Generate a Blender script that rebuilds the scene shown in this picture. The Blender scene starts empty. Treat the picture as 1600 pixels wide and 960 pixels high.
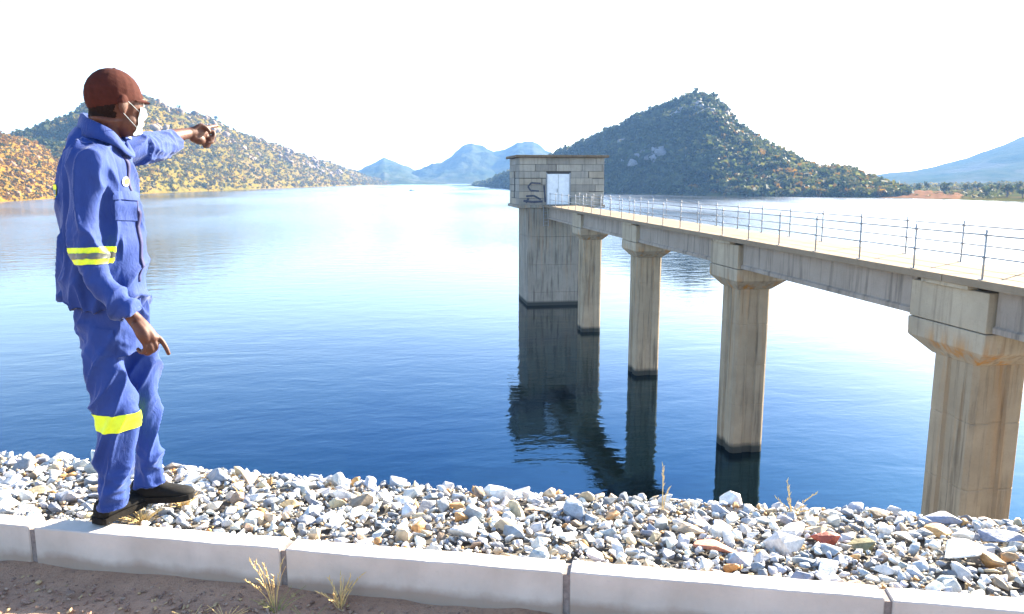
import bpy, bmesh, math, random
import numpy as np
from mathutils import Vector, Matrix, noise as mnoise
from mathutils.bvhtree import BVHTree

random.seed(7)
rng = np.random.default_rng(7)
scene = bpy.context.scene
R = math.radians
COL = scene.collection

# ------------------------------------------------------------------ camera
CAM_F, CAM_TILT, CAM_YAW = 1200.0, R(9.45), R(8.6)
cam_d = bpy.data.cameras.new('camera')
cam = bpy.data.objects.new('camera', cam_d)
COL.objects.link(cam)
cam.location = (0, 0, 1.6)
cam.rotation_euler = (R(90) - CAM_TILT, 0, -CAM_YAW)
cam_d.sensor_width = 36
cam_d.lens = 36 * CAM_F / 1600
cam_d.clip_start = 0.05
cam_d.clip_end = 20000
scene.camera = cam

# ------------------------------------------------------------------ light
SUN_AZ, SUN_EL = R(8.6 + 47), R(26)          # azimuth from +Y towards +X
world = bpy.data.worlds.new('World')
scene.world = world
world.use_nodes = True
wn = world.node_tree
sky = wn.nodes.new('ShaderNodeTexSky')
sky.sky_type = 'NISHITA'
sky.sun_disc = False
sky.sun_elevation = SUN_EL
sky.sun_rotation = SUN_AZ
sky.altitude = 900
sky.air_density = 1.0
sky.dust_density = 1.5
sky.ozone_density = 1.0
wn.nodes['Background'].inputs['Strength'].default_value = 0.068
wn.links.new(sky.outputs['Color'], wn.nodes['Background'].inputs['Color'])
sun_d = bpy.data.lights.new('sun', 'SUN')
sun_d.energy = 5.0
sun_d.angle = R(0.5)
sun_d.color = (1.0, 0.87, 0.68)
sun = bpy.data.objects.new('sun', sun_d)
COL.objects.link(sun)
sdir = Vector((math.sin(SUN_AZ) * math.cos(SUN_EL), math.cos(SUN_AZ) * math.cos(SUN_EL), math.sin(SUN_EL)))
sun.rotation_euler = sdir.to_track_quat('Z', 'Y').to_euler()
vs = scene.view_settings
scene.display_settings.display_device = 'sRGB'
vs.view_transform = 'Standard'
vs.look = 'None'
vs.gamma = 1
vs.exposure = 2.85
vs.use_curve_mapping = False
scene.cycles.max_bounces = 8
scene.cycles.volume_bounces = 1
scene.cycles.use_denoising = True
scene.cycles.sample_clamp_indirect = 6

# ------------------------------------------------------------------ photo rays -> places
_c, _s = math.cos, math.sin
FWD = np.array([_s(CAM_YAW) * _c(CAM_TILT), _c(CAM_YAW) * _c(CAM_TILT), -_s(CAM_TILT)])
RGT = np.array([_c(CAM_YAW), -_s(CAM_YAW), 0.0])
UPV = np.cross(RGT, FWD)
CAM = np.array([0, 0, 1.6])
HF = np.array([_s(CAM_YAW), _c(CAM_YAW), 0.0])
def ray(px, py): return FWD + RGT * (px - 800) / CAM_F - UPV * (py - 480) / CAM_F
def onz(px, py, z):
    d = ray(px, py); return CAM + d * (z - 1.6) / d[2]
def on_y(px, py, y):
    d = ray(px, py); return CAM + d * y / d[1]
def on_x(px, py, x):
    d = ray(px, py); return CAM + d * x / d[0]

WATER = -8.75

# ------------------------------------------------------------------ helpers
def link(o, parent=None):
    COL.objects.link(o)
    if parent is not None:
        o.parent = parent
        o.matrix_parent_inverse = parent.matrix_basis.inverted()
    return o
def mesh_obj(name, verts, faces, mat, parent=None, smooth=False, fcol=None):
    me = bpy.data.meshes.new(name)
    verts = np.asarray(verts, dtype=np.float64)
    if isinstance(faces, np.ndarray):
        k = faces.shape[1]; n = faces.shape[0]
        me.vertices.add(len(verts)); me.vertices.foreach_set('co', verts.ravel())
        me.loops.add(n * k); me.loops.foreach_set('vertex_index', faces.astype(np.int32).ravel())
        me.polygons.add(n); me.polygons.foreach_set('loop_start', np.arange(0, n * k, k, dtype=np.int32))
        me.update(calc_edges=True)
    else:
        me.from_pydata([tuple(v) for v in verts], [], faces)
    if fcol is not None:
        a = me.attributes.new('Col', 'FLOAT_COLOR', 'FACE')
        fc = np.ones((len(me.polygons), 4), dtype=np.float32); fc[:, :3] = fcol
        a.data.foreach_set('color', fc.ravel())
    if smooth:
        me.polygons.foreach_set('use_smooth', np.ones(len(me.polygons), dtype=bool))
    if mat: me.materials.append(mat)
    o = bpy.data.objects.new(name, me)
    return link(o, parent)
def bm_obj(name, bm, mat, parent=None, smooth=False):
    me = bpy.data.meshes.new(name)
    bmesh.ops.recalc_face_normals(bm, faces=bm.faces)
    bm.to_mesh(me); bm.free()
    if smooth:
        for p in me.polygons: p.use_smooth = True
    if mat: me.materials.append(mat)
    return link(bpy.data.objects.new(name, me), parent)
def tag(o, label=None, cat=None, group=None, kind=None):
    if label: o['label'] = label
    if cat: o['category'] = cat
    if group: o['group'] = group
    if kind: o['kind'] = kind
    return o
def empty(name, loc=(0, 0, 0)):
    o = bpy.data.objects.new(name, None)
    o.location = loc; o.empty_display_size = 0.2
    COL.objects.link(o)
    return o
def box_bm(bm, x0, x1, y0, y1, z0, z1, bevel=0.0):
    vs_ = [bm.verts.new(p) for p in ((x0, y0, z0), (x1, y0, z0), (x1, y1, z0), (x0, y1, z0), (x0, y0, z1), (x1, y0, z1), (x1, y1, z1), (x0, y1, z1))]
    fs = [bm.faces.new([vs_[i] for i in f]) for f in ((0, 3, 2, 1), (4, 5, 6, 7), (0, 1, 5, 4), (1, 2, 6, 5), (2, 3, 7, 6), (3, 0, 4, 7))]
    if bevel:
        es = list({e for f in fs for e in f.edges})
        bmesh.ops.bevel(bm, geom=es, offset=bevel, segments=2, affect='EDGES', profile=0.5)
def box(name, x0, x1, y0, y1, z0, z1, mat, parent=None, bevel=0.0):
    bm = bmesh.new(); box_bm(bm, x0, x1, y0, y1, z0, z1, bevel)
    return bm_obj(name, bm, mat, parent)
def rod_bm(bm, a, b, r, seg=8, r2=None):
    a = Vector(a); b = Vector(b); r2 = r if r2 is None else r2
    t = (b - a).normalized()
    u = t.orthogonal().normalized(); w = t.cross(u)
    ra = [bm.verts.new(a + (u * _c(2 * math.pi * i / seg) + w * _s(2 * math.pi * i / seg)) * r) for i in range(seg)]
    rb = [bm.verts.new(b + (u * _c(2 * math.pi * i / seg) + w * _s(2 * math.pi * i / seg)) * r2) for i in range(seg)]
    for i in range(seg):
        bm.faces.new((ra[i], ra[(i + 1) % seg], rb[(i + 1) % seg], rb[i]))
    bm.faces.new(ra[::-1]); bm.faces.new(rb)

# ------------------------------------------------------------------ materials
def new_mat(name):
    m = bpy.data.materials.new(name); m.use_nodes = True
    nt = m.node_tree; b = nt.nodes['Principled BSDF']
    return m, nt, b
def N(nt, t, **kw):
    n = nt.nodes.new(t)
    for k, v in kw.items():
        if hasattr(n, k) and k not in ('Scale', 'Detail', 'Roughness'): setattr(n, k, v)
        else: n.inputs[k].default_value = v
    return n
def ramp(nt, src, stops, interp='LINEAR'):
    r = nt.nodes.new('ShaderNodeValToRGB'); r.color_ramp.interpolation = interp
    el = r.color_ramp.elements
    while len(el) < len(stops): el.new(0.5)
    for i, (p, c) in enumerate(stops):
        el[i].position = p
        el[i].color = (*c, 1) if isinstance(c, tuple) else (c, c, c, 1)
    nt.links.new(src, r.inputs['Fac'])
    return r.outputs['Color']
def mix(nt, fac, a, b, mode='MIX'):
    m = nt.nodes.new('ShaderNodeMix'); m.data_type = 'RGBA'; m.blend_type = mode
    for sock, v in ((m.inputs[0], fac), (m.inputs[6], a), (m.inputs[7], b)):
        if isinstance(v, (int, float)): sock.default_value = v
        elif isinstance(v, tuple): sock.default_value = (*v, 1)
        else: nt.links.new(v, sock)
    return m.outputs[2]
def coords(nt, kind='Object', scale=(1, 1, 1)):
    tc = nt.nodes.new('ShaderNodeTexCoord'); mp = nt.nodes.new('ShaderNodeMapping')
    mp.inputs['Scale'].default_value = scale
    if kind == 'Position':
        g = nt.nodes.new('ShaderNodeNewGeometry'); nt.links.new(g.outputs['Position'], mp.inputs['Vector'])
    else:
        nt.links.new(tc.outputs[kind], mp.inputs['Vector'])
    return mp.outputs['Vector']
def noise_n(nt, vec, scale, detail=4, rough=0.55, dist=0.0):
    n = nt.nodes.new('ShaderNodeTexNoise')
    n.inputs['Scale'].default_value = scale; n.inputs['Detail'].default_value = detail
    n.inputs['Roughness'].default_value = rough; n.inputs['Distortion'].default_value = dist
    nt.links.new(vec, n.inputs['Vector'])
    return n.outputs['Fac']
def bump(nt, h, strength, dist, b, prev=None):
    n = nt.nodes.new('ShaderNodeBump')
    n.inputs['Strength'].default_value = strength; n.inputs['Distance'].default_value = dist
    nt.links.new(h, n.inputs['Height'])
    if prev is not None: nt.links.new(prev, n.inputs['Normal'])
    nt.links.new(n.outputs['Normal'], b.inputs['Normal'])
    return n.outputs['Normal']

def concrete(name, base, dark, streak=0.6, rust=0.0, orange_z=None, sc=1.0):
    m, nt, b = new_mat(name)
    p = coords(nt, 'Position')
    pv = coords(nt, 'Position', (3.2 * sc, 3.2 * sc, 0.22 * sc))
    big = noise_n(nt, p, 0.9 * sc, 6, 0.65)
    st = noise_n(nt, pv, 1.6, 5, 0.6)
    fine = noise_n(nt, p, 22 * sc, 5, 0.7)
    c = mix(nt, ramp(nt, big, [(0.3, 0.0), (0.72, 1.0)]), base, tuple(x * 0.72 for x in base))
    c = mix(nt, mixf(nt, ramp(nt, st, [(0.5, 0.0), (0.68, 1.0)]), streak), c, dark)
    c = mix(nt, mixf(nt, ramp(nt, fine, [(0.55, 0.0), (0.8, 1.0)]), 0.35), c, dark)
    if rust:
        rs = noise_n(nt, coords(nt, 'Position', (2.3, 2.3, 0.16)), 1.3, 4, 0.6)  # orange streaks, fading in over the given height range
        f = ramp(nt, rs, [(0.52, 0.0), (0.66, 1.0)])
        if orange_z is not None:
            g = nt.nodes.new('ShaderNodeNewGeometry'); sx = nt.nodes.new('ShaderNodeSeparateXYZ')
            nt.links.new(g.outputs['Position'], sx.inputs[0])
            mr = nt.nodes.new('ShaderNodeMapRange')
            mr.inputs['From Min'].default_value = orange_z[0]; mr.inputs['From Max'].default_value = orange_z[1]
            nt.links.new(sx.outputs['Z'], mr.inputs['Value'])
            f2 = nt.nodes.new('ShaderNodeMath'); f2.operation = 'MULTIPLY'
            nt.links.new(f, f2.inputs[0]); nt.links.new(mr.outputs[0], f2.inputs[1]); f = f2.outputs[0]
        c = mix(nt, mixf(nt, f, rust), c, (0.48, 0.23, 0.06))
    # wet, stained band just above the water line
    g = nt.nodes.new('ShaderNodeNewGeometry'); sx = nt.nodes.new('ShaderNodeSeparateXYZ')
    nt.links.new(g.outputs['Position'], sx.inputs[0])
    mr = nt.nodes.new('ShaderNodeMapRange')
    mr.inputs['From Min'].default_value = WATER + 0.42; mr.inputs['From Max'].default_value = WATER + 0.22
    nt.links.new(sx.outputs['Z'], mr.inputs['Value'])
    c = mix(nt, mr.outputs[0], c, (0.05, 0.05, 0.04))
    nt.links.new(c, b.inputs['Base Color'])
    b.inputs['Roughness'].default_value = 0.95; b.inputs['Specular IOR Level'].default_value = 0.1
    bump(nt, fine, 0.5, 0.02, b)
    return m
def mixf(nt, f, k):
    n = nt.nodes.new('ShaderNodeMath'); n.operation = 'MULTIPLY'
    nt.links.new(f, n.inputs[0]); n.inputs[1].default_value = k
    return n.outputs[0]
def plain(name, col, rough=0.8, metal=0.0, var=0.25, sc=30, bmp=0.0, spec=0.5, sheen=0.0):
    m, nt, b = new_mat(name)
    p = coords(nt, 'Position')
    n = noise_n(nt, p, sc, 5, 0.6)
    c = mix(nt, ramp(nt, n, [(0.3, 0.0), (0.7, 1.0)]), tuple(x * (1 - var) for x in col), tuple(min(1, x * (1 + var)) for x in col))
    nt.links.new(c, b.inputs['Base Color'])
    b.inputs['Roughness'].default_value = rough; b.inputs['Metallic'].default_value = metal
    b.inputs['Specular IOR Level'].default_value = spec
    if sheen:
        b.inputs['Sheen Weight'].default_value = sheen; b.inputs['Sheen Roughness'].default_value = 0.4
    if bmp: bump(nt, n, bmp, 0.01, b)
    return m

M = {}
M['pier'] = concrete('pier_concrete', (0.42, 0.335, 0.225), (0.12, 0.092, 0.062), 0.75, 0.4, (-9, -1.5))
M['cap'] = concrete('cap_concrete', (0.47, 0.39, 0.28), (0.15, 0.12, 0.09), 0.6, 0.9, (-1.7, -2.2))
M['girder'] = concrete('girder_concrete', (0.38, 0.32, 0.26), (0.12, 0.10, 0.082), 0.7)
M['deck'] = concrete('deck_concrete', (0.29, 0.225, 0.155), (0.19, 0.145, 0.10), 0.4)
M['tower'] = concrete('tower_concrete', (0.31, 0.285, 0.235), (0.09, 0.082, 0.065), 0.8, 0.3, (-9, -1))
BLK = [concrete('block_stone_' + n_, c_, (0.14, 0.13, 0.12), 0.5) for n_, c_ in (('grey', (0.36, 0.335, 0.29)), ('warm', (0.40, 0.35, 0.275)), ('dark', (0.31, 0.285, 0.245)), ('pale', (0.41, 0.375, 0.315)))]
M['roof'] = concrete('roof_concrete', (0.20, 0.15, 0.10), (0.06, 0.045, 0.03), 0.5)
M['mortar'] = plain('mortar_dark', (0.07, 0.067, 0.062), 0.95)
M['door'] = plain('door_paint', (0.72, 0.76, 0.80), 0.5, 0, 0.1, 3)
M['dark'] = plain('dark_opening', (0.02, 0.02, 0.022), 0.9)
M['paint_mark'] = plain('dark_paint_mark', (0.05, 0.055, 0.08), 0.8, 0, 0.4, 6)
M['steel'] = plain('galvanised_steel', (0.27, 0.29, 0.31), 0.6, 0.0, 0.2, 12)
M['rubber'] = plain('black_leather', (0.010, 0.010, 0.010), 0.75, 0, 0.3, 60, 0, .12)
M['sole'] = plain('black_sole', (0.012, 0.011, 0.010), 0.8, 0, 0.3, 60, 0, .12)

# ------------------------------------------------------------------ water
def water_material():
    m, nt, b = new_mat('lake_water')
    out = nt.nodes['Material Output']; nt.nodes.remove(b)
    body = nt.nodes.new('ShaderNodeBsdfDiffuse'); body.inputs['Color'].default_value = (0.0012, 0.0026, 0.0022, 1)
    b = nt.nodes.new('ShaderNodeBsdfGlossy'); b.distribution = 'GGX'
    fr = nt.nodes.new('ShaderNodeFresnel'); fr.inputs['IOR'].default_value = 1.6
    # sky blue put into the reflection colour at steep angles, neutral at grazing
    nt.links.new(ramp(nt, fr.outputs[0], [(0.05, (0.15, 0.46, 1.0)), (0.18, (0.27, 0.60, 1.0)), (0.40, (1.0, 1.0, 1.0))]), b.inputs['Color'])
    mx = nt.nodes.new('ShaderNodeMixShader'); nt.links.new(fr.outputs[0], mx.inputs[0]); nt.links.new(body.outputs[0], mx.inputs[1]); nt.links.new(b.outputs[0], mx.inputs[2])
    nt.links.new(mx.outputs[0], out.inputs['Surface'])
    ps = coords(nt, 'Position', (0.55, 1.0, 1.0))
    n1 = noise_n(nt, ps, 2.6, 3, 0.55, 0.4)
    n2 = noise_n(nt, ps, 0.55, 3, 0.5, 0.3)
    n3 = noise_n(nt, coords(nt, 'Position', (0.016, 0.006, 1)), 1.0, 3, 0.5)
    w = ramp(nt, n3, [(0.38, 0.45), (0.68, 1.0)])
    # open water beyond the tower is ruffled by the breeze, the corner by the dam lies in its lee
    g = nt.nodes.new('ShaderNodeNewGeometry'); sx = nt.nodes.new('ShaderNodeSeparateXYZ'); nt.links.new(g.outputs['Position'], sx.inputs[0])
    mr = nt.nodes.new('ShaderNodeMapRange'); mr.interpolation_type = 'SMOOTHSTEP'
    mr.inputs['From Min'].default_value = 55; mr.inputs['From Max'].default_value = 170
    mr.inputs['To Min'].default_value = 1.0; mr.inputs['To Max'].default_value = 5.5
    nt.links.new(sx.outputs['Y'], mr.inputs['Value'])
    ww = nt.nodes.new('ShaderNodeMath'); ww.operation = 'MULTIPLY'; nt.links.new(w, ww.inputs[0]); nt.links.new(mr.outputs[0], ww.inputs[1]); w = ww.outputs[0]
    rr = nt.nodes.new('ShaderNodeMath'); rr.operation = 'MULTIPLY'; nt.links.new(w, rr.inputs[0]); rr.inputs[1].default_value = 0.04
    nt.links.new(rr.outputs[0], b.inputs['Roughness'])
    bn = nt.nodes.new('ShaderNodeBump'); bn.inputs['Distance'].default_value = 0.05
    nt.links.new(mixf(nt, w, 0.21), bn.inputs['Strength']); nt.links.new(n1, bn.inputs['Height'])
    b2 = nt.nodes.new('ShaderNodeBump'); b2.inputs['Distance'].default_value = 0.22
    nt.links.new(mixf(nt, w, 0.20), b2.inputs['Strength']); nt.links.new(n2, b2.inputs['Height'])
    nt.links.new(bn.outputs['Normal'], b2.inputs['Normal'])
    nt.links.new(b2.outputs['Normal'], b.inputs['Normal']); nt.links.new(b2.outputs['Normal'], fr.inputs['Normal'])
    return m
M['water'] = water_material()
tag(mesh_obj('water', [(-3800, -20, WATER), (3800, -20, WATER), (3800, 3900, WATER), (-3800, 3900, WATER)], [(0, 1, 2, 3)], M['water']), kind='structure')
M['bed'] = plain('lake_bed', (0.08, 0.07, 0.05), 0.9)
tag(mesh_obj('lake_bed', [(-3900, -100, WATER - 8), (3900, -100, WATER - 8), (3900, 4000, WATER - 8), (-3900, 4000, WATER - 8)], [(0, 1, 2, 3)], M['bed']), kind='structure')

# ------------------------------------------------------------------ hills
def fbm(x, y, z=0.0, o=4):
    v, a, f = 0.0, 1.0, 1.0
    for _ in range(o):
        v += a * mnoise.noise(Vector((x * f, y * f, z + f))); a *= 0.5; f *= 2.03
    return v
def hill_material(name, grass, green, rock, rock_amt, sc=1.0):
    m, nt, b = new_mat(name)
    p = coords(nt, 'Position')
    n1 = noise_n(nt, p, 0.035 * sc, 6, 0.65)
    n2 = noise_n(nt, p, 0.011 * sc, 5, 0.6)
    n3 = noise_n(nt, p, 0.16 * sc, 4, 0.6)
    c = mix(nt, ramp(nt, n1, [(0.38, 0.0), (0.6, 1.0)]), grass, green)
    c = mix(nt, mixf(nt, ramp(nt, n3, [(0.5, 0.0), (0.66, 1.0)]), 0.5), c, tuple(x * 0.5 for x in green))
    c = mix(nt, mixf(nt, ramp(nt, n2, [(0.56, 0.0), (0.64, 1.0)]), rock_amt), c, rock)
    nt.links.new(c, b.inputs['Base Color']); b.inputs['Roughness'].default_value = 0.95
    b.inputs['Specular IOR Level'].default_value = 0.0
    bump(nt, n3, 1.0, 2.0 / sc, b)
    return m
class Hill: pass
def hill(name, shore, ridge, ext, mat, label, nx=150, nt=46, amp=4.0, nsc=0.012, seed=0.0, prof=1.0, backk=0.7):
    sx, sy = zip(*shore); rx, ry = zip(*ridge)
    pxs = np.linspace(min(sx[0], rx[0]), max(sx[-1], rx[-1]), nx)
    ts = np.concatenate([np.linspace(-0.06, 1, nt), np.linspace(1.06, 1.9, nt // 3)])
    V = np.zeros((nx, len(ts), 3))
    for i, px in enumerate(pxs):
        S = onz(px, np.interp(px, sx, sy), WATER)
        hd = S[:2] / np.linalg.norm(S[:2]); ds = np.linalg.norm(S[:2])
        e = ext(px) if callable(ext) else ext
        dr = ds + e
        d = ray(px, np.interp(px, rx, ry)); zr = 1.6 + d[2] / np.hypot(d[0], d[1]) * dr
        zr = max(zr, WATER + 0.4)
        for j, t in enumerate(ts):
            if t <= 1:
                k = t if t < 0 else t ** prof
                z = WATER + (zr - WATER) * (k if t >= 0 else 0) + (t * 20 if t < 0 else 0)
                w = math.sin(math.pi * min(max(t, 0), 1)) + (0.2 if t > .5 else 0)
                q = hd * (ds + e * t)
            else:
                u = (t - 1) / 0.9
                z = WATER - 6 + (zr - WATER + 6) * max(0.0, 1 - u ** 1.3)
                w = 0.2 * (1 - u)
                q = hd * (dr + (zr - WATER) * 2.2 * u + e * backk * u)
            h = min(1.0, (zr - WATER) / 30.0)
            f = fbm(q[0] * nsc, q[1] * nsc, seed, 5)
            V[i, j] = (q[0], q[1], z + amp * h * w * f + (0.25 * amp * h * fbm(q[0] * nsc * 5, q[1] * nsc * 5, seed + 9, 3) if 0.1 < t < 1.2 else 0))
    m = len(ts)
    ii, jj = np.meshgrid(np.arange(nx - 1), np.arange(m - 1), indexing='ij')
    a = ii * m + jj
    F = np.stack([a, a + m, a + m + 1, a + 1], -1).reshape(-1, 4)
    o = mesh_obj(name, V.reshape(-1, 3), F, mat, smooth=True)
    tag(o, label, kind='structure')
    H = Hill(); H.V = V; H.ts = ts; H.pxs = pxs; H.nt = nt; H.obj = o
    def pt(px, t):
        fi = np.clip((px - pxs[0]) / (pxs[-1] - pxs[0]) * (nx - 1), 0, nx - 1.001); fj = np.clip(np.interp(t, ts, np.arange(m)), 0, m - 1.001)
        i, j = int(fi), int(fj); u, v = fi - i, fj - j
        return (V[i, j] * (1 - u) * (1 - v) + V[i + 1, j] * u * (1 - v) + V[i, j + 1] * (1 - u) * v + V[i + 1, j + 1] * u * v)
    H.pt = pt
    return H

def leaf_cloud(centres, radii, cols, nq, qs, flat=0.75):
    """many small leaf-clump quads filling one ellipsoid per centre"""
    n = len(centres)
    C = np.repeat(np.asarray(centres), nq, 0); r = np.repeat(np.asarray(radii), nq)
    K = n * nq
    d = rng.normal(size=(K, 3)); d /= np.linalg.norm(d, axis=1)[:, None]
    d *= (rng.random(K) ** 0.45)[:, None]
    d[:, 2] *= flat
    P = C + d * r[:, None]
    a = rng.normal(size=(K, 3)); a /= np.linalg.norm(a, axis=1)[:, None]
    b = np.cross(a, rng.normal(size=(K, 3))); b /= np.linalg.norm(b, axis=1)[:, None]
    s = (r * qs * (0.6 + 0.8 * rng.random(K)))[:, None]
    V = np.stack([P - a * s - b * s * .6, P + a * s - b * s * .7, P + a * s * .8 + b * s * .7, P - a * s * .9 + b * s * .6], 1).reshape(-1, 3)
    F = np.arange(K * 4).reshape(-1, 4)
    fc = np.repeat(np.asarray(cols), nq, 0) * (0.75 + 0.5 * rng.random((K, 1)))
    return V, F, fc
def foliage_material():
    m, nt, b = new_mat('foliage')
    a = nt.nodes.new('ShaderNodeAttribute'); a.attribute_name = 'Col'
    nt.links.new(a.outputs['Color'], b.inputs['Base Color'])
    b.inputs['Roughness'].default_value = 0.75; b.inputs['Specular IOR Level'].default_value = 0.2
    tr = nt.nodes.new('ShaderNodeBsdfTranslucent'); nt.links.new(a.outputs['Color'], tr.inputs['Color'])
    ms = nt.nodes.new('ShaderNodeMixShader'); ms.inputs[0].default_value = 0.3
    nt.links.new(b.outputs[0], ms.inputs[1]); nt.links.new(tr.outputs[0], ms.inputs[2])
    nt.links.new(ms.outputs[0], nt.nodes['Material Output'].inputs['Surface'])
    return m
M['leaf'] = foliage_material()
def attr_mat(name, rough=0.85, bmp=0.4, sc=40, bd=0.01):
    m, nt, b = new_mat(name)
    a = nt.nodes.new('ShaderNodeAttribute'); a.attribute_name = 'Col'
    n = noise_n(nt, coords(nt, 'Position'), sc, 4, 0.65)
    c = mix(nt, ramp(nt, n, [(0.3, 0.55), (0.7, 1.15)]), (0, 0, 0), a.outputs['Color'])
    nt.links.new(c, b.inputs['Base Color']); b.inputs['Roughness'].default_value = rough
    bump(nt, n, bmp, bd, b)
    return m
M['boulder'] = attr_mat('granite_boulder', 0.9, 0.6, 0.5, 0.5)
M['stone_mass'] = attr_mat('crushed_stone_mass', 0.7, 0.5, 45)

# unit stone hulls, shared
def hull(n, seed, flat=1.0, bev=0.0):
    r_ = random.Random(seed); bm = bmesh.new()
    for _ in range(n):
        v = Vector((r_.gauss(0, 1), r_.gauss(0, 1), r_.gauss(0, 1))).normalized() * r_.uniform(0.85, 1.1)
        bm.verts.new((v.x, v.y, v.z * flat))
    res = bmesh.ops.convex_hull(bm, input=bm.verts)
    junk = [g for g in res['geom_unused'] + res['geom_interior'] if isinstance(g, bmesh.types.BMVert) and g.is_valid]
    bmesh.ops.delete(bm, geom=list(set(junk)), context='VERTS')
    if bev: bmesh.ops.bevel(bm, geom=bm.edges[:], offset=bev, segments=1, affect='EDGES', profile=.6, clamp_overlap=True)
    bmesh.ops.triangulate(bm, faces=bm.faces[:])
    bmesh.ops.recalc_face_normals(bm, faces=bm.faces)
    bm.verts.index_update()
    V = np.array([v.co[:] for v in bm.verts]); F = np.array([[v.index for v in f.verts] for f in bm.faces])
    bm.free()
    return V, F
HULLS = [hull(11 + (k % 7), 100 + k) for k in range(14)]
ROUND = [hull(9 + (k % 6), 300 + k, 1.0, .10) for k in range(18)]
def rand_rot(tilt=1.0):
    from mathutils import Euler
    return np.array(Euler((random.uniform(-tilt, tilt), random.uniform(-tilt, tilt), random.uniform(0, 6.28))).to_matrix())
def rock_mass(name, items, mat, parent=None, shapes=HULLS, tilt=.6):
    VV, FF, CC, off = [], [], [], 0
    for (c, sc3, col) in items:
        V, F = shapes[random.randrange(len(shapes))]
        W = (V * np.asarray(sc3)) @ rand_rot(tilt).T + np.asarray(c)
        VV.append(W); FF.append(F + off); CC.append(np.tile(col, (len(F), 1))); off += len(W)
    return mesh_obj(name, np.concatenate(VV), np.concatenate(FF), mat, parent, fcol=np.concatenate(CC))

M['hillA'] = hill_material('dry_grass_hill', (0.20, 0.105, 0.012), (0.13, 0.085, 0.012), (0.17, 0.10, 0.045), 0.5)
M['hillA2'] = hill_material('scrub_hill', (0.155, 0.105, 0.014), (0.105, 0.088, 0.013), (0.16, 0.105, 0.055), 0.5)
M['hillC'] = hill_material('wooded_hill', (0.13, 0.115, 0.03), (0.06, 0.07, 0.02), (0.17, 0.155, 0.14), 0.5)
M['far'] = hill_material('far_hill', (0.06, 0.065, 0.03), (0.03, 0.045, 0.02), (0.12, 0.11, 0.10), 0.4, 0.4)
M['plain'] = hill_material('shore_plain', (0.075, 0.068, 0.016), (0.05, 0.06, 0.014), (0.11, 0.06, 0.03), 0.5)

HA1 = hill('hill', [(-420, 345), (-100, 322), (0, 316), (90, 310), (150, 306.5), (200, 304.4)],
           [(-420, 130), (-150, 172), (-40, 196), (0, 207), (40, 214), (90, 236), (140, 268), (200, 302)], 130, M['hillA'],
           'sunlit orange dry grass spur at the left edge of the lake', 120, 40, 3.0, 0.02, 3.0, 0.85)
HA2 = hill('hill', [(-420, 330), (0, 313), (90, 309.3), (220, 303), (330, 298.6), (450, 294), (560, 290.2), (640, 287.6)],
           [(-420, 240), (-100, 225), (20, 219), (60, 209), (110, 187), (150, 163), (190, 147), (228, 148), (270, 169), (300, 178), (340, 187), (380, 208), (420, 222), (470, 240), (520, 257), (570, 274), (610, 285), (640, 287)],
           lambda px: 260 if px > 0 else 300, M['hillA2'], 'long scrub covered hill behind the man falling to the lake', 190, 60, 12.0, 0.014, 11.0, 0.85)
HC = hill('hill', [(730, 290.5), (800, 296), (900, 301), (950, 303), (1050, 305), (1150, 307), (1250, 308), (1420, 309.5)],
          [(730, 290), (755, 288), (775, 279), (800, 270), (840, 258), (870, 240), (900, 226), (950, 205), (1000, 181), (1050, 158), (1080, 150), (1105, 152), (1128, 170), (1142, 192), (1170, 213), (1200, 230), (1240, 250), (1270, 263), (1300, 265), (1330, 268), (1360, 283), (1390, 294), (1420, 303)],
          lambda px: np.interp(px, [730, 1080, 1420], [120, 210, 70]), M['hillC'], 'steep wooded hill rising behind the intake tower', 190, 52, 7.0, 0.014, 23.0, 0.9)
HB1 = hill('hill', [(500, 288.5), (700, 288.5)], [(500, 281), (540, 275), (570, 262), (600, 246), (625, 257), (650, 270), (700, 284)], 900, M['far'],
           'small pointed blue hill far up the lake', 90, 34, 20.0, 0.007, 31.0)
HB2 = hill('hill', [(600, 287.4), (980, 287.4)], [(600, 287), (630, 280), (660, 268), (700, 249), (722, 229), (738, 223), (755, 229), (772, 237), (790, 233), (808, 221), (833, 221), (850, 234), (880, 246), (930, 258), (980, 280)], 650, M['far'],
           'twin domed blue hills across the far lake', 140, 40, 22.0, 0.007, 37.0)
HD = hill('shore_plain', [(1340, 309.3), (1400, 310), (1500, 312.5), (1600, 315.5), (2300, 340)], [(1340, 296), (1400, 289), (1500, 287), (1600, 285), (2300, 284)], 650, M['plain'],
          'low green shore at the right end of the lake', 90, 36, 5.0, 0.01, 43.0, 0.7)
HE = hill('hill', [(1280, 289.5), (2400, 289.5)], [(1280, 284), (1350, 277), (1400, 270), (1450, 262), (1500, 248), (1550, 230), (1600, 211), (1700, 184), (1900, 168), (2400, 200)], 800, M['far'],
          'pale blue mountain flank at the far right', 100, 30, 14.0, 0.0035, 53.0)

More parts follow.
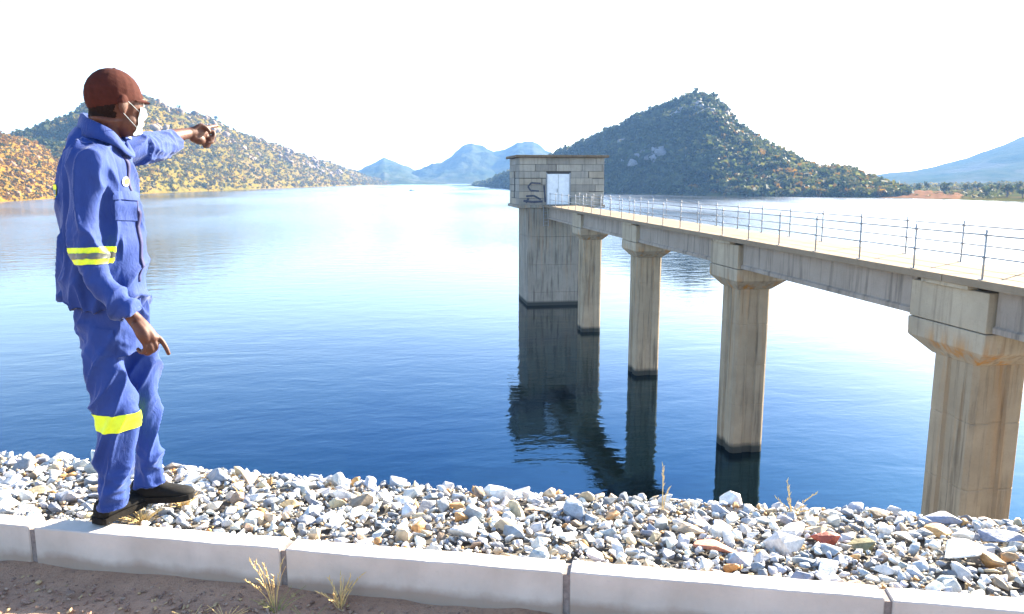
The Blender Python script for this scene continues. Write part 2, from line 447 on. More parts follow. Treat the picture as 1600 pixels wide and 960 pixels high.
def scatter(H, name, n, px0, px1, t0, t1, rmin, rmax, palette, label, nq=12, qs=0.42, mask=None):
    cs, rs, co = [], [], []
    tries = 0
    while len(cs) < n and tries < n * 6:
        tries += 1
        px = random.uniform(px0, px1); t = random.uniform(t0, t1)
        p = H.pt(px, t)
        if p[2] < WATER + 0.3: continue
        if mask and not mask(px, t, p): continue
        r = rmin + (rmax - rmin) * random.random() ** 1.8
        cs.append(p + np.array([0, 0, r * 0.45])); rs.append(r)
        co.append(np.array(random.choice(palette)) * random.uniform(0.7, 1.25))
    V, F, fc = leaf_cloud(cs, rs, co, nq, qs)
    return tag(mesh_obj(name, V, F, M['leaf'], fcol=fc), label, kind='stuff')
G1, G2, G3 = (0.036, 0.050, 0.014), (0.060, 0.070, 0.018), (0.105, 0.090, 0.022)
O1, O2 = (0.18, 0.100, 0.010), (0.23, 0.115, 0.010)
clump = lambda k, th: (lambda px, t, p: mnoise.noise(Vector((p[0] * k, p[1] * k, 1.7))) > th)
scatter(HA1, 'hillside_scrub', 5200, -300, 195, 0.0, 1.02, 0.5, 1.7, [O1, O2, O2, O1, G3, G2], 'olive and orange scrub on the near left spur', mask=clump(0.03, -0.9))
scatter(HA2, 'hillside_scrub', 10500, -60, 625, 0.0, 1.03, 0.6, 3.0, [G3, G3, O1, (0.16, 0.115, 0.013), (0.14, 0.108, 0.013), (0.12, 0.108, 0.014), (0.08, 0.082, 0.014)], 'olive bushes over the long left hill', mask=clump(0.016, -0.55))
scatter(HA2, 'hillside_scrub', 1500, -60, 180, 0.25, 1.03, 1.4, 3.8, [G1, G1, G2], 'dark bushes on the left shoulder of the left hill')  # darker greens at the left end of this hill
scatter(HC, 'hillside_wood', 8500, 740, 1415, 0.0, 1.03, 1.0, 4.2, [G1, G1, G2, (0.05, 0.06, 0.02)], 'dense dark woodland over the steep hill', 14, mask=lambda px, t, p: random.random() < np.interp(px, [1000, 1200, 1400], [1, .35, .2]))  # thins rightwards so the scrub painted as sunlit shows
scatter(HC, 'hillside_wood', 3600, 1060, 1405, 0.0, 1.02, 1.0, 3.8, [G3, G2, (0.15, 0.14, 0.03), (0.12, 0.13, 0.03), O1], 'yellow green scrub with sunlight in its colour on the steep hill', 12, mask=lambda px, t, p: random.random() < np.interp(px, [1060, 1200], [.15, 1]))  # brighter palette paints sunlight onto the right slope
scatter(HD, 'shore_scrub', 900, 1380, 1750, 0.03, 1.0, 0.8, 2.6, [G2, G3, (0.14, 0.14, 0.04), (0.16, 0.13, 0.04)], 'low green scrub on the right hand shore', 10)

def boulders(H, name, n, px0, px1, t0, t1, r0, r1, label, mask=None, tint=(0.24, 0.165, 0.10)):
    it = []; tries = 0
    while len(it) < n and tries < n * 12:
        tries += 1
        px = random.uniform(px0, px1); t = random.uniform(t0, t1); p = H.pt(px, t)
        if p[2] < WATER or (mask and not mask(px, t, p)): continue
        r = r0 + (r1 - r0) * random.random() ** 2.5
        it.append((p + np.array([0, 0, r * 0.3]), (r * random.uniform(.8, 1.4), r * random.uniform(.8, 1.3), r * random.uniform(.6, 1.0)), np.array(tint) * random.uniform(0.7, 1.2)))
    return tag(rock_mass(name, it, M['boulder']), label, kind='stuff')
boulders(HA2, 'hillside_boulders', 240, 200, 560, 0.35, 1.02, 1.2, 6.0, 'pale granite boulders along the left hill crest', clump(0.018, 0.02))
boulders(HA1, 'hillside_boulders', 120, -200, 190, 0.0, 0.95, 0.8, 2.6, 'granite boulders on the orange spur', None, (0.20, 0.12, 0.065))
boulders(HC, 'hillside_boulders', 150, 940, 1110, 0.25, 0.8, 1.2, 5.0, 'grey granite outcrops on the shaded face of the steep hill', clump(0.02, 0.08), (0.17, 0.17, 0.18))
boulders(HC, 'hillside_boulders', 30, 1118, 1144, 0.85, 1.02, 2.0, 5.5, 'pale cliff rocks beside the hill summit', None, (0.24, 0.2, 0.17))

# bare orange sand bank on the right shore
def sand_bank():
    bm = bmesh.new(); n = 60
    xs = np.linspace(1362, 1514, n); rows = []
    for i, px in enumerate(xs):
        h = 4.6 * math.sin(math.pi * i / (n - 1)) ** 0.5 * (0.8 + 0.4 * mnoise.noise(Vector((px * 0.07, 0, 0))))
        a = HD.pt(px, 0.0); b_ = HD.pt(px, 0.11); row = []
        for k in range(8):
            u = k / 7; p = a * (1 - u) + b_ * u
            z = WATER - .3 + h * u ** .75 + .5 * mnoise.noise(Vector((p[0] * .09, p[1] * .09, 2))) * (u > .1)
            row.append(bm.verts.new((p[0], p[1], z)))
        q = HD.pt(px, .14); row.append(bm.verts.new((q[0], q[1], WATER - .5)))
        rows.append(row)
    for r0, r1 in zip(rows[:-1], rows[1:]):
        for k in range(8): bm.faces.new((r0[k], r1[k], r1[k + 1], r0[k + 1]))
    o = bm_obj('sand_bank', bm, plain('bare_orange_soil', (0.16, 0.088, 0.045), 1.0, 0, 0.4, 0.25, 0, 0.0), None, True)
    tag(o, 'bare orange earth bank at the water edge on the right', kind='structure')
sand_bank()

# single trees one can tell apart
M['bark'] = plain('tree_bark', (0.09, 0.065, 0.045), 0.95)
def tree(base, h, w, cols, label, group=None, nq=160):
    base = np.array(base)
    root = empty('tree', base)
    bm = bmesh.new()
    rod_bm(bm, base - np.array([0, 0, .5]), base + np.array([0, 0, h * .5]), w * .06, 6, w * .035)
    for k in range(5):
        a = k * 1.3 + random.random(); s = base + np.array([0, 0, h * (0.25 + 0.05 * k)])
        rod_bm(bm, s, s + np.array([_c(a) * w * .3, _s(a) * w * .3, h * .25]), w * .03, 5, w * .012)
    bm_obj('trunk', bm, M['bark'], root)
    cs, rs, co = [], [], []
    for k in range(9):
        a = random.uniform(0, 6.28); q = random.random() ** .6 * w * .34
        cs.append(base + np.array([_c(a) * q, _s(a) * q, h * random.uniform(.38, .82)])); rs.append(w * random.uniform(.16, .27))
        co.append(np.array(random.choice(cols)) * random.uniform(.75, 1.25))
    V, F, fc = leaf_cloud(cs, rs, co, nq // 9, 0.3, 0.9)
    mesh_obj('crown', V, F, M['leaf'], root, fcol=fc)
    tag(root, label, 'tree', group)
tree(HC.pt(1083, 1.0), 7.5, 6.5, [G1, G2], 'lone spreading tree on the very top of the steep hill')
tree(HC.pt(925, 1.0), 6, 5, [G1, G2], 'tree standing up from the left skyline of the steep hill')
tree(HC.pt(1320, 0.1), 9, 13, [G1, (0.05, .08, .03)], 'large dark round tree at the right foot of the steep hill')
tree(HC.pt(1283, 0.45), 8, 12, [G1, G2], 'broad green tree above the dark tree at the hill foot')
tree(HD.pt(1475, 0.10), 7.5, 8, [G1, G2], 'dark round tree just behind the orange earth bank')
for px, t in ((1432, .25), (1447, .3), (1508, .2), (1525, .32), (1541, .1), (1556, .22), (1573, .08), (1588, .2), (1597, .05), (1405, .3)):
    tree(HD.pt(px, t), random.uniform(5, 8), random.uniform(5, 9), [G2, G3, G1, (.12, .15, .05)], 'small green tree scattered on the low right shore', 'trees on the low right shore')
tree(HA2.pt(345, 1.0), 8, 7, [G1, G2], 'bushy tree on the left hill skyline above the pointing hand')
tree(HA2.pt(288, 1.0), 7, 6, [G2, G1], 'skyline tree between the man\'s head and pointing hand')

# ------------------------------------------------------------------ dam crest: road, kerb, riprap
KA = R(18.1)
KE = np.array([_c(KA), -_s(KA), 0]); KN = np.array([_s(KA), _c(KA), 0])
K0 = 2.615                         # kerb face distance along KN
KB = K0 + 0.095                    # kerb back
def kp(e, n, z): return KE * e + KN * n + np.array([0, 0, z])

def ground_mat():
    m, nt, b = new_mat('dirt_road')
    p = coords(nt, 'Position')
    n1 = noise_n(nt, p, 3.0, 6, 0.65); n2 = noise_n(nt, p, 38, 5, 0.7); n3 = noise_n(nt, p, 110, 3, 0.6)
    c = mix(nt, ramp(nt, n1, [(0.3, 0.0), (0.7, 1.0)]), (0.33, 0.185, 0.115), (0.45, 0.275, 0.18))
    c = mix(nt, mixf(nt, ramp(nt, n2, [(0.5, 0.0), (0.75, 1.0)]), 0.7), c, (0.16, 0.09, 0.065))
    c = mix(nt, mixf(nt, ramp(nt, n3, [(0.62, 0.0), (0.72, 1.0)]), 0.6), c, (0.36, 0.27, 0.2))
    nt.links.new(c, b.inputs['Base Color']); b.inputs['Roughness'].default_value = 0.95
    nn = bump(nt, n2, 0.8, 0.02, b); bump(nt, n3, 0.6, 0.006, b, nn)
    return m
def road():
    es = np.concatenate([np.linspace(-60, -4, 10), np.linspace(-3.6, 3.0, 90), np.linspace(4, 60, 10)])
    ns = np.concatenate([np.linspace(-8, 1.2, 8), np.linspace(1.5, K0 + 0.03, 40)])
    V = [];
    for e in es:
        for n in ns:
            p = kp(e, n, 0); near = 1.0 if (-3.7 < e < 3.1 and n > 1.4) else 0.0
            V.append((p[0], p[1], near * (0.018 * fbm(p[0] * 2.5, p[1] * 2.5, 4, 3) + 0.006 * mnoise.noise(Vector((p[0] * 17, p[1] * 17, 0)))) + near * 0.03 * max(0, (n - (K0 - 0.15)) / 0.15) * (0.5 + mnoise.noise(Vector((e * 2.2, 0, 3))))))
    m = len(ns); ii, jj = np.meshgrid(np.arange(len(es) - 1), np.arange(m - 1), indexing='ij'); a = ii * m + jj
    tag(mesh_obj('dirt_road', V, np.stack([a, a + m, a + m + 1, a + 1], -1).reshape(-1, 4), ground_mat(), smooth=True), kind='structure')
road()
def kerb_mat():
    m, nt, b = new_mat('kerb_concrete')
    p = coords(nt, 'Position')
    n1 = noise_n(nt, p, 4.0, 6, 0.6); n2 = noise_n(nt, p, 60, 4, 0.7)
    c = mix(nt, ramp(nt, n1, [(0.32, 0.0), (0.7, 1.0)]), (0.54, 0.49, 0.445), (0.42, 0.375, 0.335))
    c = mix(nt, mixf(nt, ramp(nt, n2, [(0.6, 0.0), (0.75, 1.0)]), 0.25), c, (0.3, 0.27, 0.25))
    st = noise_n(nt, coords(nt, 'Position', (6, 6, 0.8)), 1.5, 4, 0.6)
    c = mix(nt, mixf(nt, ramp(nt, st, [(0.55, 0.0), (0.72, 1.0)]), 0.35), c, (0.36, 0.31, 0.28))
    g = nt.nodes.new('ShaderNodeNewGeometry'); sx = nt.nodes.new('ShaderNodeSeparateXYZ'); nt.links.new(g.outputs['Position'], sx.inputs[0])
    # splashed soil along the foot of the kerb
    ad = nt.nodes.new('ShaderNodeMath'); ad.operation = 'MULTIPLY_ADD'; nt.links.new(n1, ad.inputs[0]); ad.inputs[1].default_value = -0.08; nt.links.new(sx.outputs['Z'], ad.inputs[2])
    c = mix(nt, mixf(nt, ramp(nt, ad.outputs[0], [(0.0, 1.0), (0.035, 0.0)]), 0.7), c, (0.25, 0.17, 0.12))
    nt.links.new(c, b.inputs['Base Color']); b.inputs['Roughness'].default_value = 0.9
    bump(nt, n2, 0.35, 0.006, b)
    return m
kerb = empty('kerb', kp(-0.2, K0, 0))
kerb.rotation_euler = (0, 0, -KA)
tag(kerb, 'whitewashed concrete kerb of long blocks edging the dirt road', 'kerb')
M['kerb'] = kerb_mat(); M['kmortar'] = plain('grey_mortar', (0.20, 0.17, 0.16), 0.95, 0, 0.3, 50, 0.4)
bpy.context.view_layer.update()
def kchild(name, bm, mat):
    me = bpy.data.meshes.new(name); bmesh.ops.recalc_face_normals(bm, faces=bm.faces); bm.to_mesh(me); bm.free(); me.materials.append(mat)
    o = bpy.data.objects.new(name, me); COL.objects.link(o); o.parent = kerb
    return o
J = [-2.455 + 1.11 * k for k in range(-5, 8)]
for k in range(len(J) - 1):
    e0, e1 = J[k] + 0.013 + 0.2, J[k + 1] - 0.013 + 0.2
    bm = bmesh.new()
    dz = random.uniform(-0.004, 0.004)
    box_bm(bm, e0, e1, random.uniform(-.003, .003), 0.095, -0.12, 0.178 + dz)
    bmesh.ops.subdivide_edges(bm, edges=[e for e in bm.edges if abs(e.verts[0].co.x - e.verts[1].co.x) > .5], cuts=44)
    for v in bm.verts:
        if v.co.z > 0.1:
            v.co.z += 0.003 * mnoise.noise(Vector((v.co.x * 3 + k * 9, v.co.y * 5, 0))) - .005 * max(0, mnoise.noise(Vector((v.co.x * 17 + k * 9, v.co.y * 40, 5))) - .15); v.co.y += 0.005 * mnoise.noise(Vector((v.co.x * 6 + k * 9, 4, 0)))
    bmesh.ops.bevel(bm, geom=[e for e in bm.edges if e.calc_face_angle(0) > 0.9], offset=0.004, segments=1, affect='EDGES')
    kchild('kerb_block', bm, M['kerb'])
for k in range(1, len(J) - 1):
    bm = bmesh.new(); box_bm(bm, J[k] + 0.2 - 0.015, J[k] + 0.2 + 0.015, 0.007, 0.09, -0.12, 0.166)
    kchild('mortar_joint', bm, M['kmortar'])

def bank_z(e, t):                   # t: metres behind the kerb towards the lake
    te = 0.86 + 0.03 * math.sin(e * 1.3)
    z = 0.145 - 0.085 * t + 0.012 * fbm(e * 2.1, t * 2.1, 2, 2)
    if t > te: z -= 0.50 * (t - te) + 0.05 * min(1, (t - te) * 4)
    return z
def embankment():
    es = np.concatenate([np.linspace(-60, -5, 14), np.linspace(-4.5, 4, 60), np.linspace(5, 60, 14)])
    tt = np.concatenate([np.linspace(-0.02, 1.6, 26), np.linspace(1.9, 36, 40)])
    V = [kp(e, KB + t, bank_z(e, t) - 0.03) for e in es for t in tt]
    m = len(tt); ii, jj = np.meshgrid(np.arange(len(es) - 1), np.arange(m - 1), indexing='ij'); a = ii * m + jj
    mt, nt, b = new_mat('embankment_soil')
    p = coords(nt, 'Position'); v = nt.nodes.new('ShaderNodeTexVoronoi'); v.inputs['Scale'].default_value = 5.0; nt.links.new(p, v.inputs['Vector'])
    c = mix(nt, ramp(nt, noise_n(nt, p, 7, 5, .6), [(0.3, 0.0), (0.7, 1.0)]), (0.11, 0.10, 0.09), (0.05, 0.048, 0.045))
    nt.links.new(c, b.inputs['Base Color']); b.inputs['Roughness'].default_value = 0.95
    bump(nt, v.outputs['Distance'], 1.0, 0.1, b)
    return tag(mesh_obj('embankment', V, np.stack([a, a + m, a + m + 1, a + 1], -1).reshape(-1, 4), mt, smooth=True), 'stony upstream face of the dam sloping to the water', kind='structure')
bank = embankment()

PAL = [((0.68, 0.68, 0.66), 6), ((0.50, 0.51, 0.52), 5), ((0.34, 0.39, 0.46), 6), ((0.22, 0.25, 0.30), 4), ((0.58, 0.46, 0.30), 3.0), ((0.52, 0.29, 0.11), 1.6), ((0.33, 0.24, 0.17), 1.0), ((0.76, 0.74, 0.70), 6), ((0.16, 0.17, 0.19), 1.2)]
def stone_colour():
    c = random.choices([p[0] for p in PAL], [p[1] for p in PAL])[0]
    k = random.uniform(0.8, 1.15)
    return np.array([min(0.8, x * k * random.uniform(.96, 1.04)) for x in c])
def stone_obj_mat():
    m, nt, b = new_mat('crushed_stone')
    oi = nt.nodes.new('ShaderNodeObjectInfo')
    p = coords(nt, 'Position')
    n = noise_n(nt, p, 45, 5, 0.65); n2 = noise_n(nt, p, 12, 3, 0.6)
    c = mix(nt, ramp(nt, n, [(0.3, 0.6), (0.7, 1.1)]), (0, 0, 0), oi.outputs['Color'])
    c = mix(nt, mixf(nt, ramp(nt, n2, [(0.55, 0.0), (0.7, 1.0)]), 0.4), c, (0.40, 0.30, 0.20))
    nt.links.new(c, b.inputs['Base Color']); b.inputs['Roughness'].default_value = 0.65
    bump(nt, n, 0.5, 0.01, b)
    return m
M['stone'] = stone_obj_mat()
STONE_ME = []
for V, F in ROUND:
    me = bpy.data.meshes.new('stone'); me.from_pydata([tuple(v) for v in V], [], [tuple(map(int, f)) for f in F]); me.materials.append(M['stone']); STONE_ME.append(me)
from mathutils import Euler
def place_stone(name, e, t, s3, col, sink=0.35, parent=None, rot=None, me=None, lift=0.0):
    o = bpy.data.objects.new(name, me or random.choice(STONE_ME))
    o.location = kp(e, KB + t, bank_z(e, t) + s3[2] * (1 - 2 * sink) * .5 + lift)
    o.rotation_euler = rot or (random.uniform(-.5, .5), random.uniform(-.5, .5), random.uniform(0, 6.28))
    o.scale = s3; o.color = (*col, 1)
    COL.objects.link(o)
    if parent: o.parent = parent
    return o
# notable single stones (pixel on the berm -> place)
def berm_at(px, py):
    for _ in range(1):
        z = 0.12
        for k in range(12):
            p = onz(px, py, z); e = float(p @ KE); t = float(p @ KN) - KB
            z = 0.5 * z + 0.5 * (bank_z(e, max(t, 0)) + 0.02)
    return e, t
SPOTS = []
def special(px, py, wpx, hpx, col, label, flat=0.6, tall=None, rz=None):
    e, t = berm_at(px, py)
    t = max(0.06, min(t, 0.84))
    s = wpx / 2 / 400.0
    s3 = (s, s * random.uniform(.6, .8), max(0.018, hpx / 2 / 400.0))
    o = place_stone('stone', e, t, s3, col, 0.15, rot=(random.uniform(-.12, .12), random.uniform(-.12, .12), (rz if rz is not None else random.uniform(-.3, .3)) - KA))
    tag(o, label, 'stone')
    SPOTS.append((e, t, s))
special(1290, 842, 52, 34, (0.34, 0.07, 0.04), 'brick red angular stone beside an olive stone on the berm')
special(1350, 850, 60, 28, (0.20, 0.17, 0.07), 'olive green rounded stone right of the red stone')
special(1118, 850, 90, 18, (0.40, 0.15, 0.09), 'long flat reddish stone slab left of the red stone')
special(1143, 882, 30, 24, (0.50, 0.24, 0.08), 'orange stone close to the kerb under the reddish slab')
special(1490, 866, 110, 44, (0.74, 0.73, 0.70), 'largest flat white stone at the right of the berm')
special(1302, 800, 42, 20, (0.66, 0.62, 0.55), 'tilted pale slab sticking up at the water side edge')
special(1560, 836, 95, 26, (0.22, 0.26, 0.36), 'wide blue grey slab at the right edge below the pier')
special(1470, 806, 80, 22, (0.24, 0.28, 0.38), 'low blue grey slab at the foot of the nearest pier')
special(1465, 825, 60, 18, (0.58, 0.33, 0.12), 'orange tinted flat stone below the nearest pier')
special(1575, 868, 34, 20, (0.42, 0.24, 0.10), 'brown stone near the kerb at the right edge')
special(453, 785, 44, 20, (0.56, 0.40, 0.20), 'tan orange stone on the berm right of the man')
special(112, 775, 44, 34, (0.42, 0.38, 0.38), 'large rounded grey stone left of the man\'s legs')
special(62, 762, 50, 16, (0.62, 0.50, 0.30), 'pale yellow slab at the far left of the berm')
# ordinary riprap: graded crushed stone, dart thrown
st = []
def free(e, t, r, k):
    for (a, b_, q) in SPOTS:
        if (a - e) ** 2 + (b_ - t) ** 2 < ((q * .75 + r) * 0.8) ** 2: return False
    if st:
        A = np.array(st); return not np.any((A[:, 0] - e) ** 2 + (A[:, 1] - t) ** 2 < ((A[:, 2] + r) * k) ** 2)
    return True
for n, r0, r1, k in ((70, .048, .070, .80), (380, .030, .048, .74), (1100, .019, .030, .66), (1500, .010, .019, .6)):
    got = 0
    for _ in range(n * 5):
        e = random.uniform(-3.7, 2.6); t = random.uniform(0.012, 1.25)
        r = random.uniform(r0, r1) * (0.85 if t < .15 else 1)
        if t - r * .8 < 0: continue
        if free(e, t, r, k):
            st.append((e, t, r)); got += 1
            if got >= n: break
st.sort(key=lambda s: -s[2] / (2.9 + s[1]))
mass = []
cnt = 0
for i, (e, t, r) in enumerate(st):
    s3 = (r * random.uniform(1.0, 1.7), r * random.uniform(.75, 1.1), r * random.uniform(.45, .95))
    col = stone_colour()
    if cnt < 300 and -3.4 < e < 2.4 and t < 1.0:
        place_stone('stone', e, t, s3, col, 0.22, bank); cnt += 1
    else:
        mass.append((kp(e, KB + t, bank_z(e, t) + s3[2] * .35), s3, col))
rm0 = rock_mass('small_stones', mass, M['stone_mass'], bank, ROUND, .7); rm0['kind'] = 'stuff'
mass = []
for _ in range(8000):               # small filler chips between the stones
    e = random.uniform(-3.7, 2.6); t = random.uniform(0.006, 1.2); r = random.uniform(.005, .011)
    mass.append((kp(e, KB + t, bank_z(e, t) - 0.012 + random.uniform(0, .012)), (r * 1.3, r * 1.1, r * .9), stone_colour() * np.array([.9, .86, .80])))
rm = rock_mass('stone_chips', mass, M['stone_mass'], bank); rm['kind'] = 'stuff'
face = []
for _ in range(5200):               # riprap on the hidden upstream face and along the crest beyond the view
    e = random.uniform(-22, 26); t = random.uniform(1.15, 19) if random.random() < .85 else random.uniform(0.1, 1.2)
    if t < 1.2 and -3.8 < e < 2.7: continue
    r = random.uniform(.06, .2)
    if t < 3 and -5 < e < 4: r = random.uniform(.03, .06)
    face.append((kp(e, KB + t, bank_z(e, t) + r * .15), (r * 1.2, r, r * .7), stone_colour() * .8))
rf = rock_mass('riprap_stones', face, M['stone_mass'], bank); rf['kind'] = 'stuff'

# ------------------------------------------------------------------ footbridge
fb = empty('footbridge', (13.1, 15.3, -8.0))
tag(fb, 'concrete footbridge on tall piers running out to the intake tower', 'footbridge')
PX0, PX1 = 12.45, 13.75            # pier faces
DX0, DX1 = 11.95, 14.30            # deck edges
DZ = -0.47
PIERS = [15.3 + 11.9 * k for k in range(4)]
def grid_bm(bm, x0, x1, y0, y1, z0, z1, taper=0.0): box_bm(bm, x0, x1, y0, y1, z0, z1)
for k, yc in enumerate(PIERS):
    pr = empty('pier', (13.1, yc, WATER)); pr.parent = fb; pr.matrix_parent_inverse = fb.matrix_basis.inverted()
    bpy.context.view_layer.update()
    def padd(name, bm, mat):
        me = bpy.data.meshes.new(name); bmesh.ops.recalc_face_normals(bm, faces=bm.faces); bm.to_mesh(me); bm.free(); me.materials.append(mat)
        o = bpy.data.objects.new(name, me); COL.objects.link(o); o.parent = pr; o.matrix_parent_inverse = pr.matrix_world.inverted()
        return o
    # shaft: square with chamfered corners and a shallow vertical rebate in each side, cast in lifts
    zs = [WATER - 6] + list(np.arange(WATER - 1.2, -2.6, 1.55)) + [-2.3]
    for a, b_ in zip(zs[:-1], zs[1:]):
        bm = bmesh.new()
        ha, hb = 0.65, 0.70
        c, rb, rd = 0.10, 0.20, 0.07
        prof = []
        for sx, sy in ((1, 1), (-1, 1), (-1, -1), (1, -1)): pass
        pts = [(ha, -rb), (ha, -rb), ]
        outline = []
        def side(sgn):
            return
        L = [(ha, -hb + c), (ha, -rb), (ha - rd, -rb + .05), (ha - rd, rb - .05), (ha, rb), (ha, hb - c), (ha - c, hb),
             (rb, hb), (rb - .05, hb - rd), (-rb + .05, hb - rd), (-rb, hb), (-ha + c, hb), (-ha, hb - c),
             (-ha, rb), (-ha + rd, rb - .05), (-ha + rd, -rb + .05), (-ha, -rb), (-ha, -hb + c), (-ha + c, -hb),
             (-rb, -hb), (-rb + .05, -hb + rd), (rb - .05, -hb + rd), (rb, -hb), (ha - c, -hb)]
        inset = 0.022
        rings = []
        for z, sc_ in ((a, 1 - inset), (a + .02, 1), (b_ - .02, 1), (b_, 1 - inset)):
            rings.append([bm.verts.new((13.1 + x * sc_, yc + y * sc_, z)) for x, y in L])
        n = len(L)
        for r0, r1 in zip(rings[:-1], rings[1:]):
            for i in range(n): bm.faces.new((r0[i], r0[(i + 1) % n], r1[(i + 1) % n], r1[i]))
        bm.faces.new(rings[0][::-1]); bm.faces.new(rings[-1])
        padd('shaft_lift', bm, M['pier'])
    # corbelled head
    bm = bmesh.new()
    rr = []
    for z, hx, hy in ((-2.42, 0.66, 0.71), (-2.05, 0.97, 1.22), (-1.62, 0.98, 1.24)):
        rr.append([bm.verts.new((13.1 + sx * hx, yc + sy * hy, z)) for sx, sy in ((-1, -1), (1, -1), (1, 1), (-1, 1))])
    for r0, r1 in zip(rr[:-1], rr[1:]):
        for i in range(4): bm.faces.new((r0[i], r0[(i + 1) % 4], r1[(i + 1) % 4], r1[i]))
    bm.faces.new(rr[0][::-1]); bm.faces.new(rr[-1])
    bmesh.ops.bevel(bm, geom=list(bm.edges), offset=.015, segments=1, affect='EDGES')
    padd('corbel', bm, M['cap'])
    bm = bmesh.new(); box_bm(bm, 12.13, 14.07, yc - 1.22, yc + 1.22, -1.60, -0.74, 0.02)
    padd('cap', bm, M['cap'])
spans = [(2.6, PIERS[0])] + list(zip(PIERS[:-1], PIERS[1:])) + [(PIERS[-1], 61.9)]
for a, b_ in spans:
    ya = a + (1.26 if a > 5 else 0); yb = b_ - (1.26 if b_ < 61 else -.1)
    for gx in (12.28, 13.52):
        bm = bmesh.new()
        # tee girder with bottom flange
        P = [(gx + .03, DZ - .19), (gx + .03, -1.42), (gx - .03, -1.46), (gx - .03, -1.58), (gx + .43, -1.58), (gx + .43, -1.46), (gx + .37, -1.42), (gx + .37, DZ - .19)]
        r0 = [bm.verts.new((x, ya, z)) for x, z in P]; r1 = [bm.verts.new((x, yb, z)) for x, z in P]
        for i in range(len(P)): bm.faces.new((r0[i], r0[(i + 1) % len(P)], r1[(i + 1) % len(P)], r1[i]))
        bm.faces.new(r0[::-1]); bm.faces.new(r1)
        bmesh.ops.triangulate(bm, faces=[f for f in bm.faces if len(f.verts) > 4])
        bm_obj('girder', bm, M['girder'], fb)
    box('deck_slab', DX0, DX1, a + .012 if a > 5 else a, b_ - .012, DZ - .17, DZ, M['deck'], fb, 0.012)
for k, yc in enumerate(PIERS):
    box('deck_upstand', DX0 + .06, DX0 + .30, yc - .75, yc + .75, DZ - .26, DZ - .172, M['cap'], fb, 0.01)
# railings
for side, x in (('near', DX0 + 0.12), ('far', DX1 - 0.12)):
    rl = empty('railing', (x, 32, DZ)); rl.parent = fb; rl.matrix_parent_inverse = fb.matrix_basis.inverted()
    bpy.context.view_layer.update()
    def radd(name, bm):
        me = bpy.data.meshes.new(name); bmesh.ops.recalc_face_normals(bm, faces=bm.faces); bm.to_mesh(me); bm.free(); me.materials.append(M['steel'])
        for p_ in me.polygons: p_.use_smooth = True
        o = bpy.data.objects.new(name, me); COL.objects.link(o); o.parent = rl; o.matrix_parent_inverse = rl.matrix_world.inverted()
    y0 = 3.4 + (0 if side == 'near' else 1.1)
    ys = [y0 + 2.17 * i for i in range(40) if y0 + 2.17 * i < 60.8]
    for y in ys:
        bm = bmesh.new(); tl = random.uniform(-.02, .02)
        rod_bm(bm, (x, y, DZ + .012), (x + tl * .3, y + tl, DZ + 1.04), .021, 8)
        box_bm(bm, x - .06, x + .06, y - .06, y + .06, DZ + .001, DZ + .014)
        rod_bm(bm, (x - .034, y, DZ + .47), (x + .034, y, DZ + .47), .03, 8); rod_bm(bm, (x - .034, y, DZ + .93), (x + .034, y, DZ + .93), .03, 8)
        radd('post', bm)
    for z in (DZ + .47, DZ + .93):
        bm = bmesh.new()
        for q, w in zip(ys[:-1], ys[1:]): rod_bm(bm, (x, q, z + random.uniform(-.006, .006)), (x, w, z + random.uniform(-.006, .006)), .017, 8)
        radd('rail', bm)

# ------------------------------------------------------------------ intake tower
TY = 61.9
tw = empty('intake_tower', (13.3, TY + 2.5, WATER))
tag(tw, 'concrete intake tower with block gatehouse at the end of the footbridge', 'tower')
HX0, HX1, HY1 = 9.95, 17.0, TY + 5.2
SX0, SX1, SY1 = 10.65, 16.1, TY + 4.6
for z0, z1 in zip([WATER - 7, WATER + 1.1, WATER + 3.4, WATER + 5.7], [WATER + 1.1, WATER + 3.4, WATER + 5.7, -0.72]):
    box('shaft_lift', SX0, SX1, TY, SY1, z0 + .004, z1, M['tower'], tw, 0.03)
box('floor_slab', HX0 - .15, HX1 + .1, TY - .12, HY1 + .15, -0.72, -0.47, M['tower'], tw, 0.02)
box('corbel', 12.2, 14.1, TY - .55, TY - .125, -1.5, -0.66, M['tower'], tw, 0.03)
# gatehouse walls built of block courses over a dark mortar core
hz0, hz1 = -0.47, 3.32
box('mortar_core', HX0 + .045, HX1 - .045, TY + .145, HY1 - .045, hz0, hz1, M['mortar'], tw)
ncs = 7; ch = (hz1 - hz0) / ncs
DOOR = (12.25, 14.1, hz0, 2.02)
def courses(axis, u0, u1, fixed, out):
    for r in range(ncs):
        za, zb = hz0 + r * ch, hz0 + (r + 1) * ch
        u = u0 - (0.0 if r % 2 == 0 else 0.55)
        while u < u1 - .02:
            ln = 2.1 * random.uniform(.75, 1.25)
            a, b_ = max(u, u0), min(u + ln, u1)
            u += ln
            segs = [(a, b_)]
            if axis == 'front' and za < DOOR[3] - .1:
                segs = [(s0, s1) for s0, s1 in ((a, min(b_, DOOR[0] - .08)), (max(a, DOOR[1] + .08), b_)) if s1 - s0 > .08]
            if axis == 'left':
                ws0, ws1 = TY + 2.1, TY + 2.8
                if zb > 0.55 and za < 2.0: segs = [(s0, s1) for s0, s1 in ((a, min(b_, ws0)), (max(a, ws1), b_)) if s1 - s0 > .06]
            for s0, s1 in segs:
                j = random.choice([.008, .012, .03]); pr_ = random.uniform(-.012, .02)
                zt = zb - random.choice([.012, .015, .05, .02])
                if axis == 'front': box('stone_block', s0 + j, s1 - j, fixed - pr_, fixed + .14, za + .008, zt, random.choice(BLK), tw, .012)
                else:
                    x0, x1 = (fixed - pr_, fixed + .04) if out < 0 else (fixed - .04, fixed + pr_)
                    box('stone_block', x0, x1, s0 + j, s1 - j, za + .008, zt, random.choice(BLK), tw, .012)
